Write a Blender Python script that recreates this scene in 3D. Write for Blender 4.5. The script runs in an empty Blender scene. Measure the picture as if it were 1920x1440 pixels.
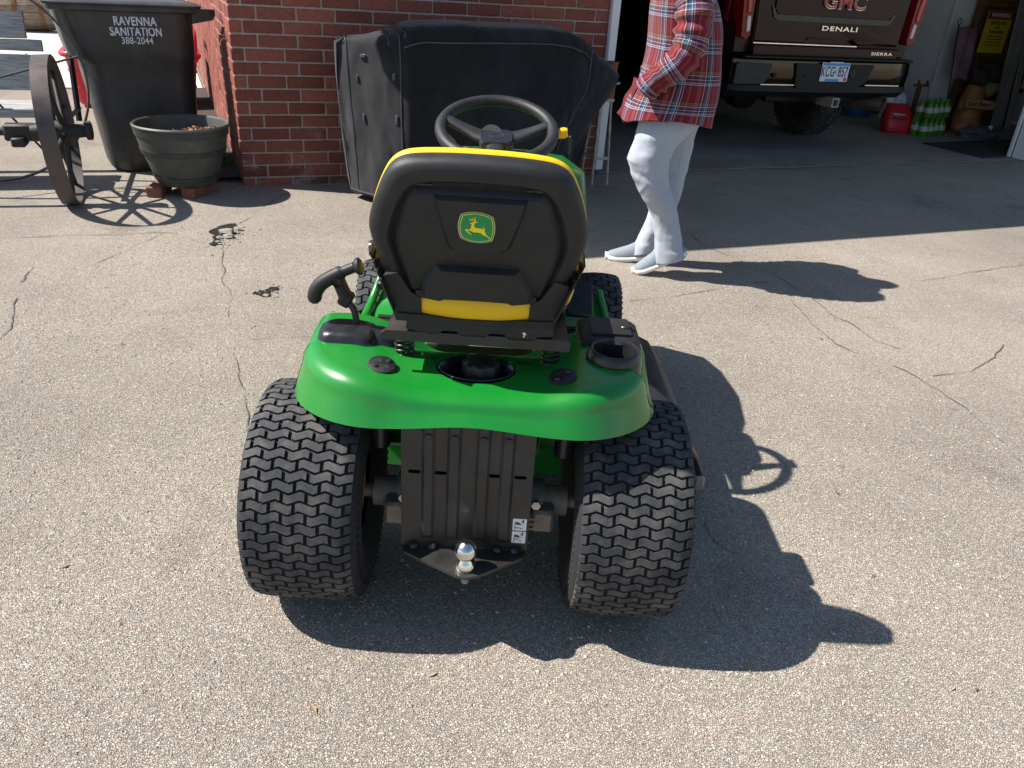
import bpy, bmesh, math, random
import numpy as np
from mathutils import Vector, Matrix, noise, geometry

R = math.radians
scene = bpy.context.scene
col = scene.collection
random.seed(7)

# ------------------------------------------------------------------ camera
PITCH, ROLL, CAM_H = math.atan(773.7 / 1477.0), R(4.06), 1.35
cam_data = bpy.data.cameras.new('camera')
cam_data.sensor_width = 36.0
cam_data.lens = 36.0 * 1477.0 / 1920.0
cam_data.clip_start = 0.05
cam_data.clip_end = 2000.0
cam = bpy.data.objects.new('camera', cam_data)
col.objects.link(cam)
_r = Vector((1, 0, 0)); _u = Vector((0, math.sin(PITCH), math.cos(PITCH)))
_cx = _r * math.cos(ROLL) + _u * math.sin(ROLL)
_cy = -_r * math.sin(ROLL) + _u * math.cos(ROLL)
_cz = _cx.cross(_cy)
_m = Matrix((_cx, _cy, _cz)).transposed().to_4x4()
_m.translation = Vector((0, 0, CAM_H))
cam.matrix_world = _m
scene.camera = cam

# ------------------------------------------------------------------ sky, sun, exposure
SUN_EL, SUN_SHADOW_AZ = 49.8, 90.0           # shadows run towards this azimuth (0 = camera forward, 90 = camera right)
world = bpy.data.worlds.new('World')
scene.world = world
world.use_nodes = True
wn = world.node_tree
bg = wn.nodes['Background']
sky = wn.nodes.new('ShaderNodeTexSky')
sky.sky_type = 'NISHITA'
sky.sun_disc = False
sky.sun_elevation = R(SUN_EL)
sky.sun_rotation = R(SUN_SHADOW_AZ + 180)
sky.air_density = 1.0; sky.dust_density = 0.4; sky.ozone_density = 1.0
wn.links.new(sky.outputs[0], bg.inputs[0])
bg.inputs[1].default_value = 0.082
sun_d = bpy.data.lights.new('sun', 'SUN')
sun_d.energy = 5.0
sun_d.angle = R(0.55)
sun_d.color = (1.0, 0.955, 0.89)
sun = bpy.data.objects.new('sun', sun_d)
col.objects.link(sun)
_sd = Vector((math.sin(R(SUN_SHADOW_AZ)) * math.cos(R(SUN_EL)), math.cos(R(SUN_SHADOW_AZ)) * math.cos(R(SUN_EL)), -math.sin(R(SUN_EL))))
sun.rotation_euler = _sd.to_track_quat('-Z', 'Y').to_euler()
sun.location = (-6, 0, 9)
scene.view_settings.view_transform = 'Standard'
scene.view_settings.look = 'None'
scene.view_settings.exposure = 0.88
scene.view_settings.gamma = 1.0
scene.view_settings.use_curve_mapping = False
scene.cycles.max_bounces = 8
try:
    scene.cycles.use_denoising = True
except Exception:
    pass

# ------------------------------------------------------------------ frames
# the house stands turned by WALL_A against the camera's forward direction: W() gives world points from house coordinates
WALL_A = math.atan2(0.405, 0.914)
EX = Vector((math.cos(WALL_A), math.sin(WALL_A), 0)); EY = Vector((-math.sin(WALL_A), math.cos(WALL_A), 0))
def W(x, y, z=0.0):
    v = EX * x + EY * y
    return Vector((v.x, v.y, z))

# ------------------------------------------------------------------ helpers
def link(o, parent=None):
    col.objects.link(o)
    if parent is not None:
        o.parent = parent
    return o

def tag(o, label=None, cat=None, group=None, kind=None):
    if label: o['label'] = label
    if cat: o['category'] = cat
    if group: o['group'] = group
    if kind: o['kind'] = kind
    return o

def empty(name, loc=(0, 0, 0), rz=0.0, parent=None):
    o = bpy.data.objects.new(name, None)
    o.empty_display_size = 0.1
    link(o, parent)
    o.location = loc
    o.rotation_euler = (0, 0, rz)
    return o

def finish_mesh(me, m, smooth=None):
    if m is not None:
        for mm in (m if isinstance(m, (list, tuple)) else [m]):
            me.materials.append(mm)
    if smooth is not None:
        me.polygons.foreach_set('use_smooth', [True] * len(me.polygons))
        if smooth < 179:
            me.set_sharp_from_angle(angle=R(smooth))
    me.update()
    return me

def obj(name, bm, m, parent=None, smooth=None, loc=None, rot=None):
    me = bpy.data.meshes.new(name)
    bmesh.ops.recalc_face_normals(bm, faces=bm.faces[:])
    bm.to_mesh(me); bm.free()
    finish_mesh(me, m, smooth)
    o = bpy.data.objects.new(name, me)
    link(o, parent)
    if loc is not None: o.location = loc
    if rot is not None: o.rotation_euler = rot
    return o

def bx(bm, c, s, bevel=0.0, rot=None, seg=1, mat=0):
    """box of size s centred at c, optionally bevelled and turned (Euler)"""
    r = bmesh.ops.create_cube(bm, size=1.0)
    vs = r['verts']
    bmesh.ops.scale(bm, vec=Vector(s), verts=vs)
    fs = list({f for v in vs for f in v.link_faces})
    if bevel > 0:
        es = list({e for v in vs for e in v.link_edges})
        rb = bmesh.ops.bevel(bm, geom=es, offset=bevel, segments=seg, profile=0.5, affect='EDGES')
        vs = list({v for f in rb['faces'] for v in f.verts} | {v for v in vs if v.is_valid})
        fs = list({f for v in vs for f in v.link_faces})
    mtx = Matrix.Translation(Vector(c))
    if rot is not None:
        from mathutils import Euler
        mtx = mtx @ Euler(rot).to_matrix().to_4x4()
    bmesh.ops.transform(bm, matrix=mtx, verts=vs)
    for f in fs: f.material_index = mat
    return vs

def box_obj(name, c, s, m, parent=None, bevel=0.0, rot=None, seg=1, smooth=None):
    bm = bmesh.new(); bx(bm, (0, 0, 0), s, bevel, None, seg)
    return obj(name, bm, m, parent, smooth if smooth is not None else (40 if bevel else None), loc=c, rot=rot)

def loft(bm, rings, closed=True, cap0=False, cap1=False, uv=False, uvscale=1.0):
    """skin a list of rings (each a list of points, the same count)"""
    vr = [[bm.verts.new(Vector(p)) for p in ring] for ring in rings]
    n = len(rings[0])
    lay = bm.loops.layers.uv.verify() if uv else None
    us = vs = None
    if uv:
        vs = [0.0]
        for a, b in zip(rings[:-1], rings[1:]):
            ca = sum((Vector(p) for p in a), Vector()) / n; cb = sum((Vector(p) for p in b), Vector()) / n
            vs.append(vs[-1] + (cb - ca).length)
        ref = rings[len(rings) // 2]
        us = [0.0]
        for i in range(n):
            us.append(us[-1] + (Vector(ref[(i + 1) % n]) - Vector(ref[i])).length)
    faces = []
    m = n if closed else n - 1
    for j in range(len(vr) - 1):
        for i in range(m):
            i2 = (i + 1) % n
            try:
                f = bm.faces.new((vr[j][i], vr[j][i2], vr[j + 1][i2], vr[j + 1][i]))
            except ValueError:
                continue
            faces.append(f)
            if uv:
                for lp, (uu, vv) in zip(f.loops, ((us[i], vs[j]), (us[i + 1], vs[j]), (us[i + 1], vs[j + 1]), (us[i], vs[j + 1]))):
                    lp[lay].uv = (uu * uvscale, vv * uvscale)
    if cap0: bm.faces.new(list(reversed(vr[0])))
    if cap1: bm.faces.new(vr[-1])
    return vr

def tube(bm, pts, rad, sides=10, caps=True, flat=None):
    """round bar along points; rad a number or one per point"""
    pts = [Vector(p) for p in pts]
    rads = rad if isinstance(rad, (list, tuple)) else [rad] * len(pts)
    rings = []
    up = None
    for i, p in enumerate(pts):
        d = (pts[min(i + 1, len(pts) - 1)] - pts[max(i - 1, 0)]).normalized()
        if up is None:
            up = Vector((0, 0, 1)) if abs(d.z) < 0.9 else Vector((0, 1, 0))
        a = d.cross(up).normalized(); b = a.cross(d).normalized(); up = b
        ring = []
        for k in range(sides):
            t = 2 * math.pi * k / sides
            ky = flat if flat else 1.0
            ring.append(p + (a * math.cos(t) + b * math.sin(t) * ky) * rads[i])
        rings.append(ring)
    loft(bm, rings, True, caps, caps)

def lathe(bm, prof, segs=32, axis='Z', c=(0, 0, 0), cap0=False, cap1=False, sx=1.0, sy=1.0):
    """spin (radius, height) profile about an axis through c"""
    c = Vector(c); rings = []
    for r, h in prof:
        ring = []
        for k in range(segs):
            t = 2 * math.pi * k / segs
            x, y = r * math.cos(t) * sx, r * math.sin(t) * sy
            p = {'Z': Vector((x, y, h)), 'X': Vector((h, x, y)), 'Y': Vector((x, h, y))}[axis]
            ring.append(c + p)
        rings.append(ring)
    loft(bm, rings, True, cap0, cap1)

def prism(bm, poly, t0, t1, fn):
    """extrude a 2D polygon: fn(u, v, t) gives the 3D point"""
    a = [bm.verts.new(fn(u, v, t0)) for u, v in poly]; b = [bm.verts.new(fn(u, v, t1)) for u, v in poly]
    tri = geometry.tessellate_polygon([[Vector((u, v, 0)) for u, v in poly]])
    for t in tri:
        try:
            bm.faces.new([a[i] for i in t]); bm.faces.new([b[i] for i in reversed(t)])
        except ValueError:
            pass
    n = len(poly)
    for i in range(n):
        j = (i + 1) % n
        try: bm.faces.new((a[i], a[j], b[j], b[i]))
        except ValueError: pass

def spline(pts, n=8):
    """Catmull-Rom through points"""
    pts = [Vector(p) for p in pts]; out = []
    for i in range(len(pts) - 1):
        p0, p1, p2, p3 = pts[max(i - 1, 0)], pts[i], pts[i + 1], pts[min(i + 2, len(pts) - 1)]
        for k in range(n):
            t = k / n
            out.append(0.5 * ((2 * p1) + (p2 - p0) * t + (2 * p0 - 5 * p1 + 4 * p2 - p3) * t * t + (3 * p1 - p0 - 3 * p2 + p3) * t ** 3))
    out.append(pts[-1])
    return out

def sstep(a, b, x):
    t = min(1, max(0, (x - a) / (b - a))); return t * t * (3 - 2 * t)

def text_obj(name, s, size, m, parent, loc, rot, offset=0.0, extrude=0.001, sx=1.0, spacing=1.0, shear=0.0, align='CENTER'):
    cu = bpy.data.curves.new(name, 'FONT')
    cu.body = s; cu.size = size; cu.offset = offset; cu.extrude = extrude
    cu.align_x = align; cu.align_y = 'CENTER'; cu.space_character = spacing; cu.space_line = 0.85; cu.shear = shear
    tmp = bpy.data.objects.new('tmp', cu)
    col.objects.link(tmp)
    dg = bpy.context.evaluated_depsgraph_get(); dg.update()
    me = bpy.data.meshes.new_from_object(tmp.evaluated_get(dg))
    bpy.data.objects.remove(tmp); bpy.data.curves.remove(cu)
    me.name = name; me.materials.clear(); me.materials.append(m)
    me.transform(Matrix.Diagonal((sx, 1, 1, 1)))
    o = bpy.data.objects.new(name, me)
    link(o, parent); o.location = loc; o.rotation_euler = rot
    return o

# ------------------------------------------------------------------ materials
def mat(name, base, rough=0.5, metal=0.0, var=0.0, vscale=20.0, bump=0.0, bscale=200.0, coat=0.0, spec=None, rvar=0.0, dust=None, dscale=8.0, damt=0.3, sheen=0.0, det=4.0):
    m = bpy.data.materials.new(name); m.use_nodes = True
    nt = m.node_tree; N = nt.nodes; L = nt.links
    b = N['Principled BSDF']
    b.inputs['Base Color'].default_value = (*base, 1)
    b.inputs['Roughness'].default_value = rough
    b.inputs['Metallic'].default_value = metal
    if coat:
        b.inputs['Coat Weight'].default_value = coat; b.inputs['Coat Roughness'].default_value = 0.06
    if spec is not None: b.inputs['Specular IOR Level'].default_value = spec
    if sheen: b.inputs['Sheen Weight'].default_value = sheen
    tc = N.new('ShaderNodeTexCoord')
    src = None
    if var > 0 or rvar > 0 or dust:
        nz = N.new('ShaderNodeTexNoise'); nz.inputs['Scale'].default_value = vscale; nz.inputs['Detail'].default_value = det; nz.inputs['Roughness'].default_value = 0.6
        L.new(tc.outputs['Object'], nz.inputs['Vector'])
        if var > 0:
            mr = N.new('ShaderNodeMapRange'); mr.inputs[1].default_value = 0.25; mr.inputs[2].default_value = 0.75
            mr.inputs[3].default_value = 1 - var; mr.inputs[4].default_value = 1 + var
            L.new(nz.outputs['Fac'], mr.inputs[0])
            mx = N.new('ShaderNodeMix'); mx.data_type = 'RGBA'; mx.blend_type = 'MULTIPLY'; mx.inputs[0].default_value = 1.0
            mx.inputs[6].default_value = (*base, 1); L.new(mr.outputs[0], mx.inputs[7]); src = mx.outputs[2]
            L.new(src, b.inputs['Base Color'])
        if rvar > 0:
            mr2 = N.new('ShaderNodeMapRange'); mr2.inputs[1].default_value = 0.3; mr2.inputs[2].default_value = 0.7
            mr2.inputs[3].default_value = max(0.02, rough - rvar); mr2.inputs[4].default_value = min(1, rough + rvar)
            L.new(nz.outputs['Fac'], mr2.inputs[0]); L.new(mr2.outputs[0], b.inputs['Roughness'])
    if dust:
        nd = N.new('ShaderNodeTexNoise'); nd.inputs['Scale'].default_value = dscale; nd.inputs['Detail'].default_value = 8; nd.inputs['Roughness'].default_value = 0.7
        L.new(tc.outputs['Object'], nd.inputs['Vector'])
        rp = N.new('ShaderNodeMapRange'); rp.inputs[1].default_value = 0.45; rp.inputs[2].default_value = 0.7; rp.inputs[3].default_value = 0.0; rp.inputs[4].default_value = damt
        L.new(nd.outputs['Fac'], rp.inputs[0])
        md = N.new('ShaderNodeMix'); md.data_type = 'RGBA'; L.new(rp.outputs[0], md.inputs[0])
        if src is not None: L.new(src, md.inputs[6])
        else: md.inputs[6].default_value = (*base, 1)
        md.inputs[7].default_value = (*dust, 1)
        L.new(md.outputs[2], b.inputs['Base Color'])
    if bump > 0:
        nb = N.new('ShaderNodeTexNoise'); nb.inputs['Scale'].default_value = bscale; nb.inputs['Detail'].default_value = 3
        L.new(tc.outputs['Object'], nb.inputs['Vector'])
        bp = N.new('ShaderNodeBump'); bp.inputs['Strength'].default_value = bump; bp.inputs['Distance'].default_value = 0.002 if bscale > 30 else 0.02
        L.new(nb.outputs['Fac'], bp.inputs['Height']); L.new(bp.outputs[0], b.inputs['Normal'])
    return m

def ground_mat(name, ramp, scale, gap, bumpd, tint_scale=0.7, patch=(1, 1, 1)):
    m = bpy.data.materials.new(name); m.use_nodes = True
    nt = m.node_tree; N = nt.nodes; L = nt.links; b = N['Principled BSDF']
    b.inputs['Roughness'].default_value = 0.9; b.inputs['Specular IOR Level'].default_value = 0.25
    geo = N.new('ShaderNodeNewGeometry')
    vo = N.new('ShaderNodeTexVoronoi'); vo.inputs['Scale'].default_value = scale; vo.feature = 'F1'
    # warp a little so that the pebbles are not a grid of regular cells
    nw = N.new('ShaderNodeTexNoise'); nw.inputs['Scale'].default_value = scale * 0.5
    L.new(geo.outputs['Position'], nw.inputs['Vector'])
    wv = N.new('ShaderNodeVectorMath'); wv.operation = 'MULTIPLY_ADD'
    wv.inputs[1].default_value = (0.006, 0.006, 0.0)
    L.new(nw.outputs['Color'], wv.inputs[0]); L.new(geo.outputs['Position'], wv.inputs[2])
    L.new(wv.outputs[0], vo.inputs['Vector'])
    sep = N.new('ShaderNodeSeparateColor'); L.new(vo.outputs['Color'], sep.inputs[0])
    cr = N.new('ShaderNodeValToRGB'); cr.color_ramp.interpolation = 'CONSTANT'
    el = cr.color_ramp.elements
    while len(el) > 1: el.remove(el[-1])
    el[0].position = 0; el[0].color = (*ramp[0][1], 1)
    for p, c in ramp[1:]:
        e = el.new(p); e.color = (*c, 1)
    L.new(sep.outputs[0], cr.inputs[0])
    ve = N.new('ShaderNodeTexVoronoi'); ve.feature = 'DISTANCE_TO_EDGE'; ve.inputs['Scale'].default_value = scale
    L.new(wv.outputs[0], ve.inputs['Vector'])
    mr = N.new('ShaderNodeMapRange'); mr.inputs[1].default_value = 0.0; mr.inputs[2].default_value = 0.13; L.new(ve.outputs['Distance'], mr.inputs[0])
    mx = N.new('ShaderNodeMix'); mx.data_type = 'RGBA'; L.new(mr.outputs[0], mx.inputs[0])
    mx.inputs[6].default_value = (*gap, 1); L.new(cr.outputs[0], mx.inputs[7])
    # broad wear and stain tint
    n2 = N.new('ShaderNodeTexNoise'); n2.inputs['Scale'].default_value = tint_scale; n2.inputs['Detail'].default_value = 7; n2.inputs['Roughness'].default_value = 0.65
    L.new(geo.outputs['Position'], n2.inputs['Vector'])
    m2 = N.new('ShaderNodeMapRange'); m2.inputs[1].default_value = 0.3; m2.inputs[2].default_value = 0.7; m2.inputs[3].default_value = 0.74; m2.inputs[4].default_value = 1.16
    L.new(n2.outputs['Fac'], m2.inputs[0])
    mm = N.new('ShaderNodeMix'); mm.data_type = 'RGBA'; mm.blend_type = 'MULTIPLY'; mm.inputs[0].default_value = 1
    L.new(mx.outputs[2], mm.inputs[6]); L.new(m2.outputs[0], mm.inputs[7])
    # old drips and tyre scuffs: darker blotches with soft edges
    n4 = N.new('ShaderNodeTexNoise'); n4.inputs['Scale'].default_value = 2.1; n4.inputs['Detail'].default_value = 5; n4.inputs['Roughness'].default_value = 0.55; n4.inputs['Distortion'].default_value = .6
    L.new(geo.outputs['Position'], n4.inputs['Vector'])
    m4 = N.new('ShaderNodeMapRange'); m4.inputs[1].default_value = 0.60; m4.inputs[2].default_value = 0.74; m4.inputs[3].default_value = 1.0; m4.inputs[4].default_value = 0.72
    L.new(n4.outputs['Fac'], m4.inputs[0])
    mq = N.new('ShaderNodeMix'); mq.data_type = 'RGBA'; mq.blend_type = 'MULTIPLY'; mq.inputs[0].default_value = 1
    L.new(mm.outputs[2], mq.inputs[6]); L.new(m4.outputs[0], mq.inputs[7])
    L.new(mq.outputs[2], b.inputs['Base Color'])
    n3 = N.new('ShaderNodeTexNoise'); n3.inputs['Scale'].default_value = scale * 0.25; L.new(geo.outputs['Position'], n3.inputs['Vector'])
    ad = N.new('ShaderNodeMath'); ad.operation = 'MULTIPLY_ADD'; ad.inputs[1].default_value = 0.6
    L.new(n3.outputs['Fac'], ad.inputs[0]); L.new(mr.outputs[0], ad.inputs[2])
    bp = N.new('ShaderNodeBump'); bp.inputs['Strength'].default_value = 0.9; bp.inputs['Distance'].default_value = bumpd
    L.new(ad.outputs[0], bp.inputs['Height']); L.new(bp.outputs[0], b.inputs['Normal'])
    return m

def brick_mat(name, base, var):
    """fired clay: per-brick tone from the object's random number, fine grit and whitish lime wash patches low on the wall"""
    m = bpy.data.materials.new(name); m.use_nodes = True
    nt = m.node_tree; N = nt.nodes; L = nt.links; b = N['Principled BSDF']
    b.inputs['Roughness'].default_value = 0.88; b.inputs['Specular IOR Level'].default_value = 0.25
    oi = N.new('ShaderNodeObjectInfo'); geo = N.new('ShaderNodeNewGeometry')
    nz = N.new('ShaderNodeTexNoise'); nz.inputs['Scale'].default_value = 60; nz.inputs['Detail'].default_value = 6; L.new(geo.outputs['Position'], nz.inputs['Vector'])
    mr = N.new('ShaderNodeMapRange'); mr.inputs[3].default_value = 1 - var; mr.inputs[4].default_value = 1 + var; L.new(oi.outputs['Random'], mr.inputs[0])
    m3 = N.new('ShaderNodeMapRange'); m3.inputs[1].default_value = .3; m3.inputs[2].default_value = .7; m3.inputs[3].default_value = .8; m3.inputs[4].default_value = 1.2; L.new(nz.outputs['Fac'], m3.inputs[0])
    mu = N.new('ShaderNodeMath'); mu.operation = 'MULTIPLY'; L.new(mr.outputs[0], mu.inputs[0]); L.new(m3.outputs[0], mu.inputs[1])
    mx = N.new('ShaderNodeMix'); mx.data_type = 'RGBA'; mx.blend_type = 'MULTIPLY'; mx.inputs[0].default_value = 1; mx.inputs[6].default_value = (*base, 1); L.new(mu.outputs[0], mx.inputs[7])
    # lime bloom: patches, only on the lowest courses
    n2 = N.new('ShaderNodeTexNoise'); n2.inputs['Scale'].default_value = 5.0; n2.inputs['Detail'].default_value = 9; n2.inputs['Roughness'].default_value = .75; L.new(geo.outputs['Position'], n2.inputs['Vector'])
    sx = N.new('ShaderNodeSeparateXYZ'); L.new(geo.outputs['Position'], sx.inputs[0])
    zr = N.new('ShaderNodeMapRange'); zr.inputs[1].default_value = 0.1; zr.inputs[2].default_value = 0.42; zr.inputs[3].default_value = 1; zr.inputs[4].default_value = 0; L.new(sx.outputs[2], zr.inputs[0])
    nr = N.new('ShaderNodeMapRange'); nr.inputs[1].default_value = .52; nr.inputs[2].default_value = .66; L.new(n2.outputs['Fac'], nr.inputs[0])
    m4 = N.new('ShaderNodeMath'); m4.operation = 'MULTIPLY'; L.new(zr.outputs[0], m4.inputs[0]); L.new(nr.outputs[0], m4.inputs[1])
    m5 = N.new('ShaderNodeMath'); m5.operation = 'MULTIPLY'; m5.inputs[1].default_value = .7; L.new(m4.outputs[0], m5.inputs[0])
    mz = N.new('ShaderNodeMix'); mz.data_type = 'RGBA'; L.new(m5.outputs[0], mz.inputs[0]); L.new(mx.outputs[2], mz.inputs[6]); mz.inputs[7].default_value = (.42, .38, .36, 1)
    L.new(mz.outputs[2], b.inputs['Base Color'])
    bp = N.new('ShaderNodeBump'); bp.inputs['Strength'].default_value = .35; bp.inputs['Distance'].default_value = .003; L.new(nz.outputs['Fac'], bp.inputs['Height']); L.new(bp.outputs[0], b.inputs['Normal'])
    return m

def plaid_mat(name):
    m = bpy.data.materials.new(name); m.use_nodes = True
    nt = m.node_tree; N = nt.nodes; L = nt.links; b = N['Principled BSDF']
    b.inputs['Roughness'].default_value = 0.95; b.inputs['Specular IOR Level'].default_value = 0.1; b.inputs['Sheen Weight'].default_value = 0.15
    uv = N.new('ShaderNodeUVMap'); sp = N.new('ShaderNodeSeparateXYZ'); L.new(uv.outputs[0], sp.inputs[0])
    outs = []
    for ax, per, ph in ((0, 0.115, 0.03), (1, 0.135, 0.0)):
        a = N.new('ShaderNodeMath'); a.operation = 'DIVIDE'; a.inputs[1].default_value = per; L.new(sp.outputs[ax], a.inputs[0])
        a2 = N.new('ShaderNodeMath'); a2.operation = 'ADD'; a2.inputs[1].default_value = ph + 20; L.new(a.outputs[0], a2.inputs[0])
        f = N.new('ShaderNodeMath'); f.operation = 'FRACT'; L.new(a2.outputs[0], f.inputs[0])
        cr = N.new('ShaderNodeValToRGB'); cr.color_ramp.interpolation = 'CONSTANT'; el = cr.color_ramp.elements
        red = (.19, .008, .017); pink = (.30, .075, .08); navy = (.008, .026, .075); blue = (.05, .115, .22); cream = (.58, .50, .40); tan = (.36, .17, .06); wh = (.56, .58, .66)
        if ax == 1:
            seq = [(0, red), (.30, navy), (.33, red), (.36, wh), (.385, blue), (.42, wh), (.445, navy), (.53, wh), (.55, navy), (.62, blue), (.66, cream), (.68, navy), (.72, tan), (.745, red), (.77, tan), (.795, (.06, .02, .03)), (.84, red)]
        else:
            seq = [(0, red), (.22, pink), (.36, red), (.46, cream), (.49, navy), (.56, blue), (.66, wh), (.69, navy), (.74, wh), (.76, red), (.86, (.16, .015, .03)), (.93, pink)]
        el[0].position = 0; el[0].color = (*seq[0][1], 1); el.remove(el[-1])
        for p, c in seq[1:]:
            e = el.new(p); e.color = (*c, 1)
        L.new(f.outputs[0], cr.inputs[0]); outs.append(cr.outputs[0])
    mx = N.new('ShaderNodeMix'); mx.data_type = 'RGBA'; mx.inputs[0].default_value = .5; L.new(outs[0], mx.inputs[6]); L.new(outs[1], mx.inputs[7])
    hs = N.new('ShaderNodeHueSaturation'); hs.inputs['Value'].default_value = .82; hs.inputs['Saturation'].default_value = .95; L.new(mx.outputs[2], hs.inputs['Color']); L.new(hs.outputs[0], b.inputs['Base Color'])
    nb = N.new('ShaderNodeTexNoise'); nb.inputs['Scale'].default_value = 900; tc = N.new('ShaderNodeTexCoord'); L.new(tc.outputs['Object'], nb.inputs['Vector'])
    bp = N.new('ShaderNodeBump'); bp.inputs['Strength'].default_value = .3; bp.inputs['Distance'].default_value = .001; L.new(nb.outputs['Fac'], bp.inputs['Height']); L.new(bp.outputs[0], b.inputs['Normal'])
    return m

def add_folds(m, sc=(5.5, 5.5, 2.2), rot=(.35, .5, 0), dist=.03, strength=.55):
    N, L = m.node_tree.nodes, m.node_tree.links; b = N['Principled BSDF']
    tc = N.new('ShaderNodeTexCoord'); mp = N.new('ShaderNodeMapping'); mp.inputs['Scale'].default_value = sc; mp.inputs['Rotation'].default_value = rot
    L.new(tc.outputs['Object'], mp.inputs['Vector'])
    nz = N.new('ShaderNodeTexNoise'); nz.inputs['Scale'].default_value = 1.6; nz.inputs['Detail'].default_value = 2.5; nz.inputs['Distortion'].default_value = 1.2
    try: nz.noise_type = 'RIDGED_MULTIFRACTAL'
    except Exception: pass
    L.new(mp.outputs[0], nz.inputs['Vector'])
    bp = N.new('ShaderNodeBump'); bp.inputs['Strength'].default_value = strength; bp.inputs['Distance'].default_value = dist
    L.new(nz.outputs['Fac'], bp.inputs['Height'])
    old = b.inputs['Normal'].links
    if old: L.new(old[0].from_socket, bp.inputs['Normal'])
    L.new(bp.outputs[0], b.inputs['Normal'])

def wood_mat(name, base, dark, scale=30.0, stretch=(1, 12, 12)):
    m = bpy.data.materials.new(name); m.use_nodes = True
    nt = m.node_tree; N = nt.nodes; L = nt.links; b = N['Principled BSDF']
    b.inputs['Roughness'].default_value = .85; b.inputs['Specular IOR Level'].default_value = .2
    tc = N.new('ShaderNodeTexCoord'); mp = N.new('ShaderNodeMapping'); mp.inputs['Scale'].default_value = stretch; L.new(tc.outputs['Object'], mp.inputs['Vector'])
    nz = N.new('ShaderNodeTexNoise'); nz.inputs['Scale'].default_value = scale / 10; nz.inputs['Detail'].default_value = 8; nz.inputs['Roughness'].default_value = .7; L.new(mp.outputs[0], nz.inputs['Vector'])
    cr = N.new('ShaderNodeValToRGB'); cr.color_ramp.elements[0].position = .35; cr.color_ramp.elements[0].color = (*dark, 1); cr.color_ramp.elements[1].position = .62; cr.color_ramp.elements[1].color = (*base, 1)
    L.new(nz.outputs['Fac'], cr.inputs[0]); L.new(cr.outputs[0], b.inputs['Base Color'])
    bp = N.new('ShaderNodeBump'); bp.inputs['Strength'].default_value = .5; bp.inputs['Distance'].default_value = .003; L.new(nz.outputs['Fac'], bp.inputs['Height']); L.new(bp.outputs[0], b.inputs['Normal'])
    return m

def attr_mat(name, rough=.9):
    """colour from the mesh's own per-piece colour attribute"""
    m = bpy.data.materials.new(name); m.use_nodes = True
    N = m.node_tree.nodes; b = N['Principled BSDF']; b.inputs['Roughness'].default_value = rough; b.inputs['Specular IOR Level'].default_value = .25
    a = N.new('ShaderNodeAttribute'); a.attribute_name = 'tone'; m.node_tree.links.new(a.outputs['Color'], b.inputs['Base Color'])
    return m

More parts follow.
